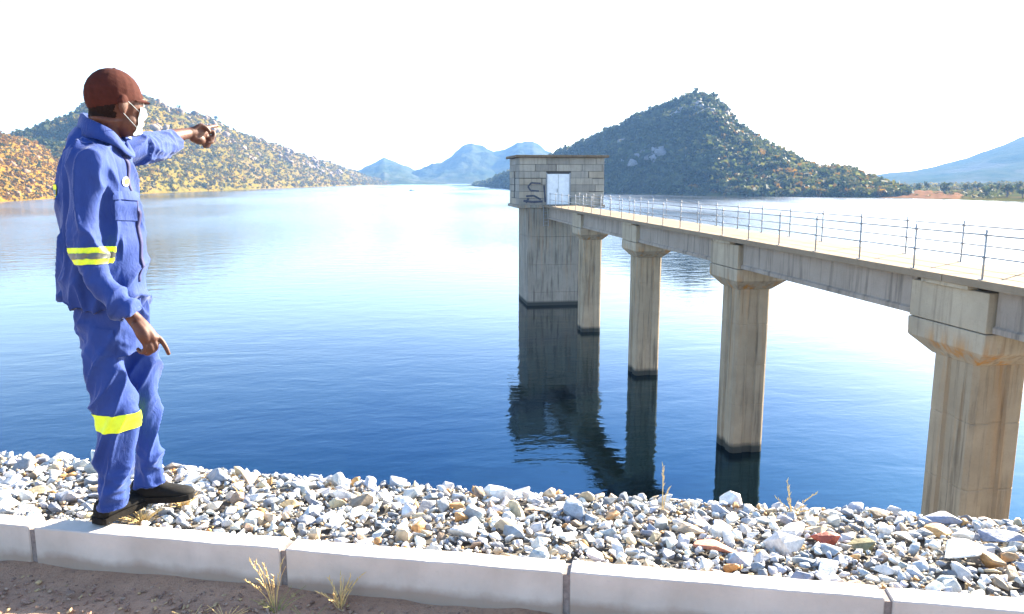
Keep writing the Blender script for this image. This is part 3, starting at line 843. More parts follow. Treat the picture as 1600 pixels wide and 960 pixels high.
courses('front', HX0, HX1, TY + .0, -1)
courses('left', TY + .15, HY1, HX0 + .0, -1)
courses('right', TY + .15, HY1, HX1 - .0, 1)
box('roof', HX0 - .3, HX1 + .3, TY - .3, HY1 + .3, hz1 + .002, hz1 + .2, M['roof'], tw, .03)
dr = box('door', DOOR[0], DOOR[1], TY + .05, TY + .11, DOOR[2] + .03, DOOR[3], M['door'], tw, .01)
box('door_frame', DOOR[0] - .075, DOOR[0] - .002, TY - .03, TY + .14, DOOR[2] + .01, DOOR[3] + .08, M['steel'], dr)
box('door_frame', DOOR[1] + .002, DOOR[1] + .075, TY - .03, TY + .14, DOOR[2] + .01, DOOR[3] + .08, M['steel'], dr)
box('door_leaf_seam', 13.16, 13.19, TY + .042, TY + .049, DOOR[2] + .05, DOOR[3] - .03, M['steel'], dr)
bm = bmesh.new(); rod_bm(bm, (13.08, TY - .02, .55), (13.08, TY - .02, .85), .025); rod_bm(bm, (13.08, TY - .02, .6), (13.08, TY + .05, .6), .02); rod_bm(bm, (13.08, TY - .02, .8), (13.08, TY + .05, .8), .02)
bm_obj('handle', bm, M['steel'], dr)
box('slot_window', HX0 + .02, HX0 + .044, TY + 2.14, TY + 2.76, .6, 1.98, M['dark'], tw)
# dark painted strokes left of the door
bm = bmesh.new()
def stroke(pts, w):
    for (a, b_) in zip(pts[:-1], pts[1:]):
        p, q = on_y(*a, TY - .026), on_y(*b_, TY - .026)
        rod_bm(bm, p, q, w, 6)
stroke([(845, 287), (830, 286), (825, 292), (829, 298), (842, 299)], .07)
stroke([(850, 290), (852, 316)], .07)
stroke([(822, 307), (834, 306), (845, 312)], .08)
stroke([(818, 314), (832, 316), (848, 315)], .09)
stroke([(826, 310), (822, 317)], .09)
for v in bm.verts: v.co.y = TY - .024 + (v.co.y - (TY - .026)) * .05
bm_obj('paint_marks', bm, M['paint_mark'], tw)
# ladder bracket at the landing
bm = bmesh.new()
for zz in np.arange(-2.1, -0.7, .28): rod_bm(bm, (11.95, TY - .12, zz), (12.35, TY - .12, zz), .025, 6)
for xx in (11.95, 12.35): rod_bm(bm, (xx, TY - .12, -2.2), (xx, TY - .12, -.6), .03, 6)
for xx in (11.95, 12.35): rod_bm(bm, (xx, TY - .12, -2.0), (xx, TY + .02, -2.0), .03, 6)
bm_obj('ladder', bm, M['steel'], tw)

# ------------------------------------------------------------------ boat far out on the water
def boat():
    c = onz(643, 298.5, WATER); root = empty('boat', c)
    bm = bmesh.new()
    secs = [(-2.6, .55, .5), (-1.5, .85, .45), (0, .95, .42), (1.5, .75, .5), (2.7, .08, .75)]
    rg = [[bm.verts.new((c[0] + x, c[1] + s * w, c[2] + z)) for s, z in ((-1, h), (-.7, -.15), (.7, -.15), (1, h))] for x, w, h in secs]
    for r0, r1 in zip(rg[:-1], rg[1:]):
        for i in range(3): bm.faces.new((r0[i], r0[i + 1], r1[i + 1], r1[i]))
        bm.faces.new((r0[3], r0[0], r1[0], r1[3]))
    bm.faces.new(rg[0]); bm.faces.new(rg[-1][::-1])
    bpy.context.view_layer.update()
    bm_obj('hull', bm, plain('teal_boat_paint', (0.10, 0.24, 0.26), .5), root)
    bm = bmesh.new(); box_bm(bm, c[0] - 1.4, c[0] + .4, c[1] - .6, c[1] + .6, c[2] + .44, c[2] + 1.3, .08)
    bm_obj('cabin', bm, plain('pale_cabin_paint', (0.35, 0.45, 0.45), .5), root)
    tag(root, 'tiny teal boat alone on the far water', 'boat')
boat()
# ------------------------------------------------------------------ the man
PD = 3.10
def pp(px, py, dy=0.0):
    d = ray(px, py); k = (PD + dy) / (d @ HF); return CAM + d * k
def mpx(px, py, dy=0.0):            # metres per photo pixel there
    return ((pp(px, py, dy) - CAM) @ FWD) / CAM_F
def crom(P, n):
    P = np.asarray(P, float)
    if len(P) < 3: return np.array([P[0] + (P[-1] - P[0]) * i / n for i in range(n + 1)])
    Q = np.vstack([2 * P[0] - P[1], P, 2 * P[-1] - P[-2]])
    out = []
    for i in range(len(P) - 1):
        p0, p1, p2, p3 = Q[i:i + 4]
        for k in range(n):
            t = k / n
            out.append(0.5 * ((2 * p1) + (-p0 + p2) * t + (2 * p0 - 5 * p1 + 4 * p2 - p3) * t * t + (-p0 + 3 * p1 - 3 * p2 + p3) * t ** 3))
    out.append(P[-1])
    return np.array(out)
def loft(bm, rows, seg=20, sub=4, px=True, dome=True):
    """rows: (px, py, dy, half-width in the picture [photo px], half-depth [m]) or world (x,y,z,a,b) when px=False"""
    if px: rows = [(*pp(r[0], r[1], r[2]), r[3] * mpx(r[0], r[1], r[2]) / math.hypot(1, (r[0] - 800) / 1217), r[4]) for r in rows]
    C = crom(rows, sub)
    pos = C[:, :3]; T = np.gradient(pos, axis=0)
    rings = []
    ref = HF
    n = len(C)
    for i in range(n):
        t = T[i] / np.linalg.norm(T[i])
        ref = (pos[i] - CAM) * np.array([1, 1, 0]); ref = ref / np.linalg.norm(ref)      # depth axis: away from the viewer
        a = np.cross(t, ref)
        if np.linalg.norm(a) < 0.25: a = np.cross(t, RGT)
        a /= np.linalg.norm(a); b = np.cross(a, t)
        rings.append([bm.verts.new(pos[i] + a * C[i, 3] * _c(2 * math.pi * k / seg) + b * C[i, 4] * _s(2 * math.pi * k / seg)) for k in range(seg)])
    for r0, r1 in zip(rings[:-1], rings[1:]):
        for k in range(seg): bm.faces.new((r0[k], r0[(k + 1) % seg], r1[(k + 1) % seg], r1[k]))
    for r, sgn, i in ((rings[0], -1, 0), (rings[-1], 1, n - 1)):
        tip = pos[i] + (T[i] / np.linalg.norm(T[i])) * sgn * (min(C[i, 3], C[i, 4]) * .75 if dome else 0)
        v = bm.verts.new(tip)
        for k in range(seg):
            f = (r[k], r[(k + 1) % seg], v) if sgn > 0 else (r[(k + 1) % seg], r[k], v)
            bm.faces.new(f)
def ellipsoid(bm, c, ax, rad, seg=18, rings=12):
    A = [np.asarray(a) / np.linalg.norm(a) for a in ax]
    grid = []
    for i in range(1, rings):
        th = math.pi * i / rings
        grid.append([bm.verts.new(np.asarray(c) + A[0] * rad[0] * _s(th) * _c(2 * math.pi * k / seg) + A[1] * rad[1] * _s(th) * _s(2 * math.pi * k / seg) + A[2] * rad[2] * _c(th)) for k in range(seg)])
    top = bm.verts.new(np.asarray(c) + A[2] * rad[2]); bot = bm.verts.new(np.asarray(c) - A[2] * rad[2])
    for r0, r1 in zip(grid[:-1], grid[1:]):
        for k in range(seg): bm.faces.new((r0[k], r1[k], r1[(k + 1) % seg], r0[(k + 1) % seg]))
    for k in range(seg):
        bm.faces.new((top, grid[0][k], grid[0][(k + 1) % seg])); bm.faces.new((bot, grid[-1][(k + 1) % seg], grid[-1][k]))
def chain(bm, pts, sub=3, seg=10):  # px points with radius in metres
    loft(bm, [(*pp(*p[:3]), p[3], p[3]) for p in pts], seg, sub, px=False)
def fuse(bm, voxel, smooth):
    bmesh.ops.recalc_face_normals(bm, faces=bm.faces)
    me = bpy.data.meshes.new('tmp'); bm.to_mesh(me); bm.free()
    o = bpy.data.objects.new('tmp', me); COL.objects.link(o)
    m = o.modifiers.new('r', 'REMESH'); m.mode = 'VOXEL'; m.voxel_size = voxel
    if smooth:
        s = o.modifiers.new('s', 'SMOOTH'); s.factor = .5; s.iterations = smooth
    bpy.context.view_layer.update()
    ev = o.evaluated_get(bpy.context.evaluated_depsgraph_get())
    out = bpy.data.meshes.new_from_object(ev)
    bpy.data.objects.remove(o); bpy.data.meshes.remove(me)
    return out
def displace(me, fn):
    n = len(me.vertices)
    co = np.zeros(n * 3); me.vertices.foreach_get('co', co); co = co.reshape(-1, 3)
    no = np.zeros(n * 3); me.vertex_normals.foreach_get('vector', no); no = no.reshape(-1, 3)
    L = np.stack([(co - CAM) @ RGT, (co - CAM) @ HF - PD, co[:, 2]], 1)
    d = np.array([fn(Vector(l), Vector(((nn @ RGT), (nn @ HF), nn[2]))) for l, nn in zip(L, no)])
    co += no * d[:, None]
    me.vertices.foreach_set('co', co.ravel()); me.update()
def finish(name, me, mat, parent):
    me.name = name
    me.materials.clear(); me.materials.append(mat)
    me.polygons.foreach_set('use_smooth', np.ones(len(me.polygons), dtype=bool))
    return link(bpy.data.objects.new(name, me), parent)
def ridge(v, k): return (1 - abs(mnoise.noise(v))) ** k

foot_near = pp(178, 808, -0.10)
man = empty('person', (foot_near[0], foot_near[1], 0.13))
bpy.context.view_layer.update()
tag(man, 'man in blue overalls, maroon cap and face mask by the kerb pointing across the lake', 'person')

def skin_material():
    m, nt, b = new_mat('brown_skin')
    p = coords(nt, 'Position')
    n = noise_n(nt, p, 35, 4, .6); n2 = noise_n(nt, p, 240, 3, .6)
    c = mix(nt, ramp(nt, n, [(0.3, 0.0), (0.7, 1.0)]), (0.060, 0.022, 0.013), (0.095, 0.034, 0.019))
    nt.links.new(c, b.inputs['Base Color'])
    b.inputs['Roughness'].default_value = .55; b.inputs['Specular IOR Level'].default_value = .35
    b.inputs['Subsurface Weight'].default_value = .12; b.inputs['Subsurface Radius'].default_value = (.02, .006, .003); b.inputs['Subsurface Scale'].default_value = .3
    bump(nt, n2, .25, .002, b)
    return m
def cloth_material():
    m, nt, b = new_mat('blue_work_cloth')
    p = coords(nt, 'Position')
    n = noise_n(nt, p, 5, 5, .6)
    w = noise_n(nt, coords(nt, 'Position', (1, 1, .35)), 900, 2, .5)
    c = mix(nt, ramp(nt, n, [(0.3, 0.0), (0.7, 1.0)]), (0.008, 0.031, 0.17), (0.015, 0.047, 0.22))
    nt.links.new(c, b.inputs['Base Color'])
    b.inputs['Roughness'].default_value = .8
    b.inputs['Specular IOR Level'].default_value = .3
    b.inputs['Sheen Weight'].default_value = .22; b.inputs['Sheen Roughness'].default_value = .35; b.inputs['Sheen Tint'].default_value = (.75, .85, 1, 1)
    n3 = noise_n(nt, p, 24, 4, .6, .6)
    nn = bump(nt, noise_n(nt, coords(nt, 'Position', (1, 1, .45)), 42, 5, .62, 1.2), .32, .012, b)
    bump(nt, w, .25, .001, b, nn)
    return m
M['skin'] = skin_material(); M['cloth'] = cloth_material()
M['stitch'] = plain('navy_stitching', (0.02, 0.03, 0.14), .8, 0, .2, 20)
M['cloth_dark'] = plain('navy_facing', (0.012, 0.016, 0.09), .8, 0, .2, 20)
M['yellow'] = plain('fluorescent_yellow_tape', (0.62, 0.80, 0.02), .6, 0, .1, 20)
M['silver'] = plain('grey_reflective_tape', (0.10, 0.11, 0.10), .4, 0.3, .15, 30)
M['hair'] = plain('short_black_hair', (0.014, 0.009, 0.008), .8, 0, .4, 160, .5, .08)
M['mask'] = plain('white_mask_cloth', (0.42, 0.52, 0.55), .85, 0, .1, 40)
M['white_thread'] = plain('white_thread', (0.75, .75, .75), .8, 0, .1, 60)
M['badge'] = plain('pale_badge', (0.35, .42, .55), .8, 0, .2, 90)
M['logo_yellow'] = plain('yellow_thread', (0.75, .55, .03), .8, 0, .2, 90)

# --- head frame: looks to the right and away, chin slightly down
HD_F = RGT * .64 + HF * .76 + np.array([0, 0, -.10]); HD_F /= np.linalg.norm(HD_F)
HD_R = np.cross(HD_F, np.array([0, 0, 1.0])); HD_R /= np.linalg.norm(HD_R)     # his right
HD_U = np.cross(HD_R, HD_F)
HC0 = pp(180, 157, 0.0)
def hp(f, r, u): return HC0 + HD_F * f + HD_R * r + HD_U * u
HAX = (HD_F, HD_R, HD_U)
def build_body():
    bm = bmesh.new()
    ellipsoid(bm, hp(-.008, 0, .012), HAX, (.104, .080, .103))         # cranium
    ellipsoid(bm, hp(.030, 0, -.005), HAX, (.074, .072, .085))         # brow and upper face
    ellipsoid(bm, hp(.040, 0, -.075), HAX, (.058, .060, .062))         # jaw
    ellipsoid(bm, hp(.076, 0, -.108), HAX, (.026, .030, .022))         # chin
    ellipsoid(bm, hp(.104, 0, -.040), HAX, (.020, .019, .020))         # nose tip
    ellipsoid(bm, hp(.094, 0, -.018), HAX, (.018, .012, .032))         # nose bridge
    ellipsoid(bm, hp(.088, 0, .012), HAX, (.018, .050, .012))          # brow ridge
    ellipsoid(bm, hp(.078, .034, -.040), HAX, (.026, .026, .022)); ellipsoid(bm, hp(.078, -.034, -.040), HAX, (.026, .026, .022))   # cheeks
    ellipsoid(bm, hp(.094, 0, -.076), HAX, (.014, .026, .012))         # lips
    for s in (1, -1):                                                  # ears
        ellipsoid(bm, hp(-.004, s * .083, -.022), (HD_F + HD_R * s * -.35, HD_R + HD_F * s * .35, HD_U), (.021, .010, .034))
        ellipsoid(bm, hp(-.002, s * .080, -.050), HAX, (.010, .009, .012))
    # neck, slim trunk and limbs inside the clothes
    loft(bm, [(*hp(-.030, 0, -.055), .062, .062), (*pp(163, 205, .0), .060, .062), (*pp(158, 235, 0), .075, .08), (*pp(157, 300, 0), .09, .12), (*pp(160, 400, 0), .085, .11), (*pp(170, 470, 0), .08, .10)], 18, 4, px=False)
    for row in ([(168, 470, -.05, 20, .05), (176, 640, -.10, 13, .04), (174, 778, -.10, 11, .034)], [(185, 470, .05, 20, .05), (226, 640, .11, 12, .04), (232, 745, .12, 10, .034)]):
        loft(bm, row, 12, 4)
    # right arm hanging, forearm forward
    chain(bm, [(144, 250, -.14, .035), (136, 330, -.20, .034), (142, 405, -.228, .032), (167, 453, -.234, .030), (203, 491, -.225, .026), (212, 500, -.222, .027)], 4, 14)
    # right hand
    chain(bm, [(207, 496, -.222, .026), (220, 510, -.225, .030), (233, 525, -.228, .029), (240, 533, -.23, .022)], 3, 14)
    chain(bm, [(213, 505, -.237, .022), (224, 522, -.245, .027), (229, 535, -.248, .020)], 3, 12)
    chain(bm, [(240, 523, -.215, .0115), (250, 530, -.213, .0105), (258, 541, -.21, .0095), (264, 554, -.208, .0080)], 3)
    chain(bm, [(238, 530, -.232, .0115), (244, 542, -.232, .0105), (238, 549, -.222, .0095), (230, 546, -.214, .0085)], 3)
    chain(bm, [(232, 534, -.245, .0115), (237, 547, -.246, .0105), (230, 553, -.236, .0095), (222, 548, -.226, .0085)], 3)
    chain(bm, [(225, 534, -.257, .0105), (228, 547, -.258, .0095), (221, 551, -.248, .0085), (215, 545, -.238, .0080)], 3)
    chain(bm, [(216, 503, -.205, .013), (229, 515, -.193, .0120), (240, 527, -.192, .0105), (247, 538, -.196, .0090)], 3)
    # left arm reaching out and away
    chain(bm, [(180, 240, .15, .05), (212, 232, .24, .046), (244, 224, .42, .038), (268, 214, .54, .034), (292, 209, .65, .026), (300, 208, .68, .026)], 4, 14)
    chain(bm, [(296, 208, .665, .026), (308, 208, .71, .032), (318, 208, .75, .028)], 3, 14)
    chain(bm, [(300, 214, .675, .022), (311, 218, .71, .026), (317, 221, .735, .018)], 3, 12)
    chain(bm, [(318, 201, .75, .0115), (327, 199, .79, .0105), (334, 197.5, .825, .0095), (340, 196.5, .86, .0082)], 3)
    chain(bm, [(321, 207, .755, .0115), (333, 206, .785, .0105), (334, 214, .775, .0095), (327, 218, .755, .0085)], 3)
    chain(bm, [(320, 214, .75, .0115), (331, 215, .775, .0105), (331, 222, .765, .0095), (324, 224, .745, .0085)], 3)
    chain(bm, [(317, 221, .74, .0105), (326, 224, .76, .0095), (325, 229, .75, .0085), (318, 229, .735, .0080)], 3)
    chain(bm, [(304, 202, .68, .013), (313, 197, .70, .012), (322, 200, .715, .0105), (328, 207, .725, .0090)], 3)
    return finish('body', fuse(bm, .0042, 2), M['skin'], man)
body = build_body()

# --- eyes (under the brow, mostly turned away)
for s in (1, -1):
    bm = bmesh.new(); ellipsoid(bm, hp(.089, s * .031, -.006), HAX, (.011, .0125, .0115), 14, 10)
    e_ = bm_obj('eye', bm, plain('eye_white', (.6, .58, .55), .25), man, True)
    bm = bmesh.new(); ellipsoid(bm, hp(.0965, s * .031, -.006), HAX, (.004, .0055, .0055), 12, 8)
    bm_obj('iris', bm, plain('dark_iris', (.02, .012, .008), .2), e_, True)

def shell(src, keep, off, name, mat, parent, thick=None):
    """a cut-out of a surface moved outwards: hair, tape, mask"""
    bm = bmesh.new(); bm.from_mesh(src)
    bm.normal_update()
    kill = [f for f in bm.faces if not keep(f.calc_center_median(), f.normal)]
    bmesh.ops.delete(bm, geom=kill, context='FACES')
    bm.normal_update()
    mv = {v: v.co + v.normal * (off(v) if callable(off) else off) for v in bm.verts}
    for v, c in mv.items(): v.co = c
    if thick:
        geom = bm.faces[:]
        bmesh.ops.solidify(bm, geom=geom, thickness=thick)
    return bm_obj(name, bm, mat, parent, True)
hl = lambda c: (float((np.array(c) - HC0) @ HD_F), float((np.array(c) - HC0) @ HD_R), float((np.array(c) - HC0) @ HD_U))
def hair_keep(c, n):
    f, r, u = hl(c)
    if u < -.075: return False
    lim = -.018 - .030 * max(0, u) / .1
    jag = .003 * mnoise.noise(Vector(c) * 90)
    if abs(r) > .060 and -.060 < u < .012: return f < -.030 + jag         # around the ear
    return f < lim + jag
shell(body.data, hair_keep, .0022, 'hair', M['hair'], man)
def cap_line(f): return -.020 + .34 * (f + .02) if f > -.02 else -.020 + .32 * (f + .02)
def cap_keep(c, n):
    f, r, u = hl(c)
    return u > cap_line(f)
M['cap'] = plain('maroon_cap_cloth', (0.050, 0.0145, 0.0110), .9, 0, .2, 45, .25, .12)
cap = shell(body.data, cap_keep, lambda v: .003 + .003 * max(0, min(1, (hl(v.co)[2] - .02) / .08)), 'cap', M['cap'], man)
def build_visor():
    bm = bmesh.new(); top = []; n = 17
    for i in range(n):
        a = (i / (n - 1) - .5) * 2 * 1.12
        row = []
        for k in range(6):
            q = k / 5
            L = .038 * (1 - (a / 1.12) ** 2 * .75) * q
            f = .086 * _c(a) + .008 + L * (.55 + .45 * _c(a)); r = .078 * _s(a) * (1 + .10 * q)
            u = .024 - .26 * L - .018 * (a / 1.12) ** 2 - .004 * q
            row.append(hp(f, r, u))
        top.append(row)
    for dz in (0, 1):
        V = [[bm.verts.new(p - HD_U * .0035 * dz) for p in row] for row in top]
        for r0, r1 in zip(V[:-1], V[1:]):
            for k in range(5): bm.faces.new((r0[k], r0[k + 1], r1[k + 1], r1[k]))
    bm_obj('visor', bm, M['cap'], cap, True)
    bm = bmesh.new(); ellipsoid(bm, hp(-.006, 0, .120), HAX, (.007, .007, .004), 10, 6); bm_obj('button', bm, M['cap'], cap, True)
build_visor()

# --- surgical mask: pleated shell over nose, mouth and chin with ear loops
def build_mask():
    bm = bmesh.new()
    tree_ = BVHTree.FromPolygons([v.co for v in body.data.vertices], [tuple(p.vertices) for p in body.data.polygons])
    rows = []
    for i in range(13):
        u = -.018 - .112 * i / 12
        row = []
        for k in range(15):
            a = (k / 14 - .5) * 2
            wdt = .062 + .006 * math.sin(math.pi * i / 12)
            o = hp(.02, 0, u)
            d = HD_F * _c(a * .92) + HD_R * _s(a * .92)
            start = o + d * .22
            hit = tree_.ray_cast(Vector(start), Vector(-d), .3)[0]
            rr = float((np.array(hit) - o) @ d) if hit is not None else .07
            rr = max(rr, .05) + .004 + .003 * (i % 3 == 1)
            row.append(bm.verts.new(o + d * rr))
        rows.append(row)
    for r0, r1 in zip(rows[:-1], rows[1:]):
        for k in range(14): bm.faces.new((r0[k], r0[k + 1], r1[k + 1], r1[k]))
    bmesh.ops.smooth_vert(bm, verts=bm.verts, factor=.4, use_axis_x=True, use_axis_y=True, use_axis_z=True)
    mk = bm_obj('face_mask', bm, M['mask'], man, True)
    for s in (1, -1):
        bm = bmesh.new()
        for u0, u1 in ((-.035, .004), (-.105, -.055)):
            P = [hp(.066, s * .058, u0), hp(.030, s * .075, (u0 + u1) / 2), hp(-.006, s * .090, u1)]
            for a, b_ in zip(P[:-1], P[1:]): rod_bm(bm, a, b_, .0009, 6)
        bm_obj('ear_loop', bm, M['mask'], mk)
build_mask()

# --- jacket
UA = [(128, 232, -.165), (122, 330, -.215), (128, 405, -.245)]
FA = [(128, 405, -.245), (160, 450, -.24), (204, 492, -.225)]
def build_jacket():
    bm = bmesh.new()
    loft(bm, [(163, 476, 0, 73, .185), (164, 450, 0, 74, .19), (162, 400, 0, 72, .195), (158, 350, 0, 69, .20), (154, 300, 0, 66, .205), (153, 262, 0, 61, .21), (152, 235, 0, 52, .19), (152, 216, 0, 42, .13), (152, 200, 0, 34, .09)], 36, 5, dome=False)
    # near sleeve
    loft(bm, [(142, 238, -.13, 34, .075), (136, 262, -.180, 33, .080), (133, 310, -.200, 30, .074), (134, 360, -.215, 29, .070), (139, 400, -.23, 30, .070), (153, 436, -.235, 29, .066), (178, 468, -.235, 26, .060), (205, 494, -.225, 24, .055)], 24, 6, dome=False)
    # far sleeve
    loft(bm, [(170, 240, .12, 36, .085), (196, 235, .19, 31, .082), (222, 232, .28, 27, .076), (246, 229, .41, 24, .068), (270, 222, .53, 20, .056)], 24, 6, dome=False)
    me = fuse(bm, .0068, 4)
    E0 = np.array([(pp(130, 405, -.245) - CAM) @ RGT, (pp(130, 405, -.245) - CAM) @ HF - PD, pp(130, 405, -.245)[2]])
    zc = pp(160, 478, 0)[2]
    def fn(l, n):
        x, y, z = l
        near = y < -.125
        far = y > .24
        d = 0.0
        if far:      # radial puckers running along the sleeve plus rings near the cuff
            d += .010 * (ridge(Vector((x * 22 + z * 6, y * 7, z * 20)), 2) - .6)
            d += .006 * (ridge(Vector((x * 30, y * 26, z * 12 + 5)), 2) - .6)
        else:
            # drag folds from shoulder and armpit, slanting down towards the front
            u, v = .87 * x - .5 * z, .5 * x + .87 * z
            if near: u, v = x, z
            d += .024 * (ridge(Vector((u * 14, y * 5, v * 3.6 + 3.1)), 4) - .78)
            d += .004 * (ridge(Vector((x * 21 - z * 7, y * 9, z * 6)), 2) - .6)
            if near:
                # rings bunching round the elbow
                de = math.sqrt((x - E0[0]) ** 2 + (z - E0[2]) ** 2)
                k = math.exp(-(de / .11) ** 2)
                d += k * .010 * (ridge(Vector((x * 10 + 7, y * 10, (z - .7 * x) * 34)), 1.6) - .55)
            # gathered hem
            k = math.exp(-((z - zc - .02) / .05) ** 2)
            if not near: d += k * .0025 * math.sin(x * 75 + y * 60)
        return d
    displace(me, fn)
    return finish('jacket', me, M['cloth'], man)
jacket = build_jacket()

# collar: standing, folded band round the neck
def build_collar():
    bm = bmesh.new()
    key = [(126, 200, .0), (134, 207, -.065), (156, 214, -.098), (178, 224, -.080), (194, 238, -.045), (203, 240, -.005), (196, 226, .045), (176, 210, .085), (150, 202, .090), (131, 199, .055)]
    hgt = [.050, .050, .046, .042, .034, .012, .034, .042, .046, .050]
    P = crom([(*pp(*k), h) for k, h in zip(key, hgt)] + [(*pp(*key[0]), hgt[0])], 5)
    c = P[:, :3].mean(0)
    L0, L1, L2, L3 = [], [], [], []
    for q in P:
        p = q[:3]; h = q[3]; o = p - c; o[2] = 0; o /= np.linalg.norm(o)
        up = np.array([0, 0, 1.0])
        L0.append(bm.verts.new(p - o * .004 - up * .02)); L1.append(bm.verts.new(p - o * .016 + up * h))
        L2.append(bm.verts.new(p - o * .006 + up * (h + .005))); L3.append(bm.verts.new(p + o * .020 - up * .016))
    for a, b_ in ((L0, L1), (L1, L2), (L2, L3)):
        for i in range(len(a) - 1): bm.faces.new((a[i], a[i + 1], b_[i + 1], b_[i]))
    bmesh.ops.remove_doubles(bm, verts=bm.verts, dist=.0005)
    bmesh.ops.subdivide_edges(bm, edges=bm.edges[:], cuts=1, use_grid_fill=True)
    bmesh.ops.smooth_vert(bm, verts=bm.verts, factor=.3, use_axis_x=True, use_axis_y=True, use_axis_z=True)
    bmesh.ops.solidify(bm, geom=bm.faces[:], thickness=.003)
    bm_obj('collar', bm, M['cloth'], jacket, True)
build_collar()
def surf_tree(o): return BVHTree.FromPolygons([v.co for v in o.data.vertices], [tuple(p.vertices) for p in o.data.polygons])
JT = surf_tree(jacket)
def on_surface(T, px, py, lift=0.0):
    d = Vector(ray(px, py)).normalized()
    h, n, _, _ = T.ray_cast(Vector(CAM), d)
    if h is None: return None, None
    return np.array(h + n * lift), np.array(n)
# front fly strip, running down the open front edge
def build_fly():
    bm = bmesh.new()
    path = [pp(*k) for k in ((197, 240, -.055), (210, 268, -.045), (218, 295, -.035), (222, 330, -.03), (226, 370, -.03), (231, 410, -.03), (234, 440, -.03))]
    P = crom(path, 5); A, B = [], []
    for p in P:
        near, n, _, _ = JT.find_nearest(Vector(p)); n = np.array(n); w = np.cross(n, np.array([0, 0, 1.0])); w /= np.linalg.norm(w)
        b0 = np.array(near)
        A.append([bm.verts.new(b0 + w * s * .009 + n * h) for s, h in ((-1, -.004), (-1, .003), (1, .003), (1, -.004))])
    for r0, r1 in zip(A[:-1], A[1:]):
        for k in range(4): bm.faces.new((r0[k], r0[(k + 1) % 4], r1[(k + 1) % 4], r1[k]))
    bm.faces.new(A[0][::-1]); bm.faces.new(A[-1])
    bm_obj('fly_strip', bm, M['cloth_dark'], jacket, True)
build_fly()
# embroidered chest badge: white patch with a yellow emblem, and a pocket flap line
def patch(name, pts, lift, mat, parent, T=None):
    bm = bmesh.new(); vs_ = []
    for p in pts:
        h, n = on_surface(T or JT, *p, lift)
        if h is None: return
        vs_.append(bm.verts.new(h))
    c = bm.verts.new(sum((v.co for v in vs_), Vector()) / len(vs_))
    for i in range(len(vs_)): bm.faces.new((vs_[i], vs_[(i + 1) % len(vs_)], c))
    return bm_obj(name, bm, mat, parent)
circ = lambda cx, cy, rx, ry, n=14: [(cx + rx * _c(2 * math.pi * k / n), cy + ry * _s(2 * math.pi * k / n)) for k in range(n)]
bd = patch('chest_badge', circ(196, 284, 6, 8), .003, M['badge'], jacket)
if bd: patch('badge_emblem', circ(197, 284, 3.5, 5), .0042, M['logo_yellow'], bd)

def band(src_obj, p0, axis, s0, s1, rad, name, mat, parent, off=.003, extra=None):
    """a strip of tape: the garment surface between two planes, lifted"""
    bm = bmesh.new(); bm.from_mesh(src_obj.data)
    a = Vector(axis).normalized(); c = Vector(p0)
    def far_(v):
        q = v - c; s = q.dot(a); return (q - a * s).length
    bmesh.ops.delete(bm, geom=[f for f in bm.faces if not (s0 - .03 < (f.calc_center_median() - c).dot(a) < s1 + .03 and far_(f.calc_center_median()) < rad and (extra is None or extra(f.calc_center_median())))], context='FACES')
    for s, o_ in ((s0, False), (s1, True)):
        bmesh.ops.bisect_plane(bm, geom=bm.verts[:] + bm.edges[:] + bm.faces[:], plane_co=c + a * s, plane_no=a, clear_outer=o_, clear_inner=not o_)
    bm.normal_update()
    mv = {v: v.co + v.normal * off for v in bm.verts}
    for v, q in mv.items(): v.co = q
    return bm_obj(name, bm, mat, parent, True)
ax = pp(139, 388, -.235) - pp(141, 412, -.238)
c0 = pp(139, 400, -.238)
um = mpx(139, 400, -.238)
nearf = lambda c: ((np.array(c) - CAM) @ HF - PD) < -.145 and ((np.array(c) - CAM) @ RGT) < ((pp(172, 400, -.24) - CAM) @ RGT)
nearf_all = lambda c: ((np.array(c) - CAM) @ HF - PD) < -.11
tp = band(jacket, c0, ax, -13 * um, 13 * um, .105, 'sleeve_tape', M['yellow'], jacket, .003, nearf)
band(jacket, c0, ax, -4.5 * um, 4.5 * um, .105, 'silver_stripe', M['silver'], tp, .0055, nearf)
# tape across the back, seen edge-on at the left
cb = pp(92, 300, 0); ab = (pp(88, 284, 0) - pp(104, 318, 0))
backf = lambda c: ((np.array(c) - CAM) @ RGT) < ((pp(110, 300, 0) - CAM) @ RGT) and ((np.array(c) - CAM) @ HF - PD) > -.13
ab = np.array([0.0, 0, 1.0])
tb = band(jacket, cb, ab, -.030, .030, .35, 'back_tape', M['yellow'], jacket, .004, backf)
band(jacket, cb, ab, -.010, .010, .35, 'silver_stripe', M['silver'], tb, .0065, backf)

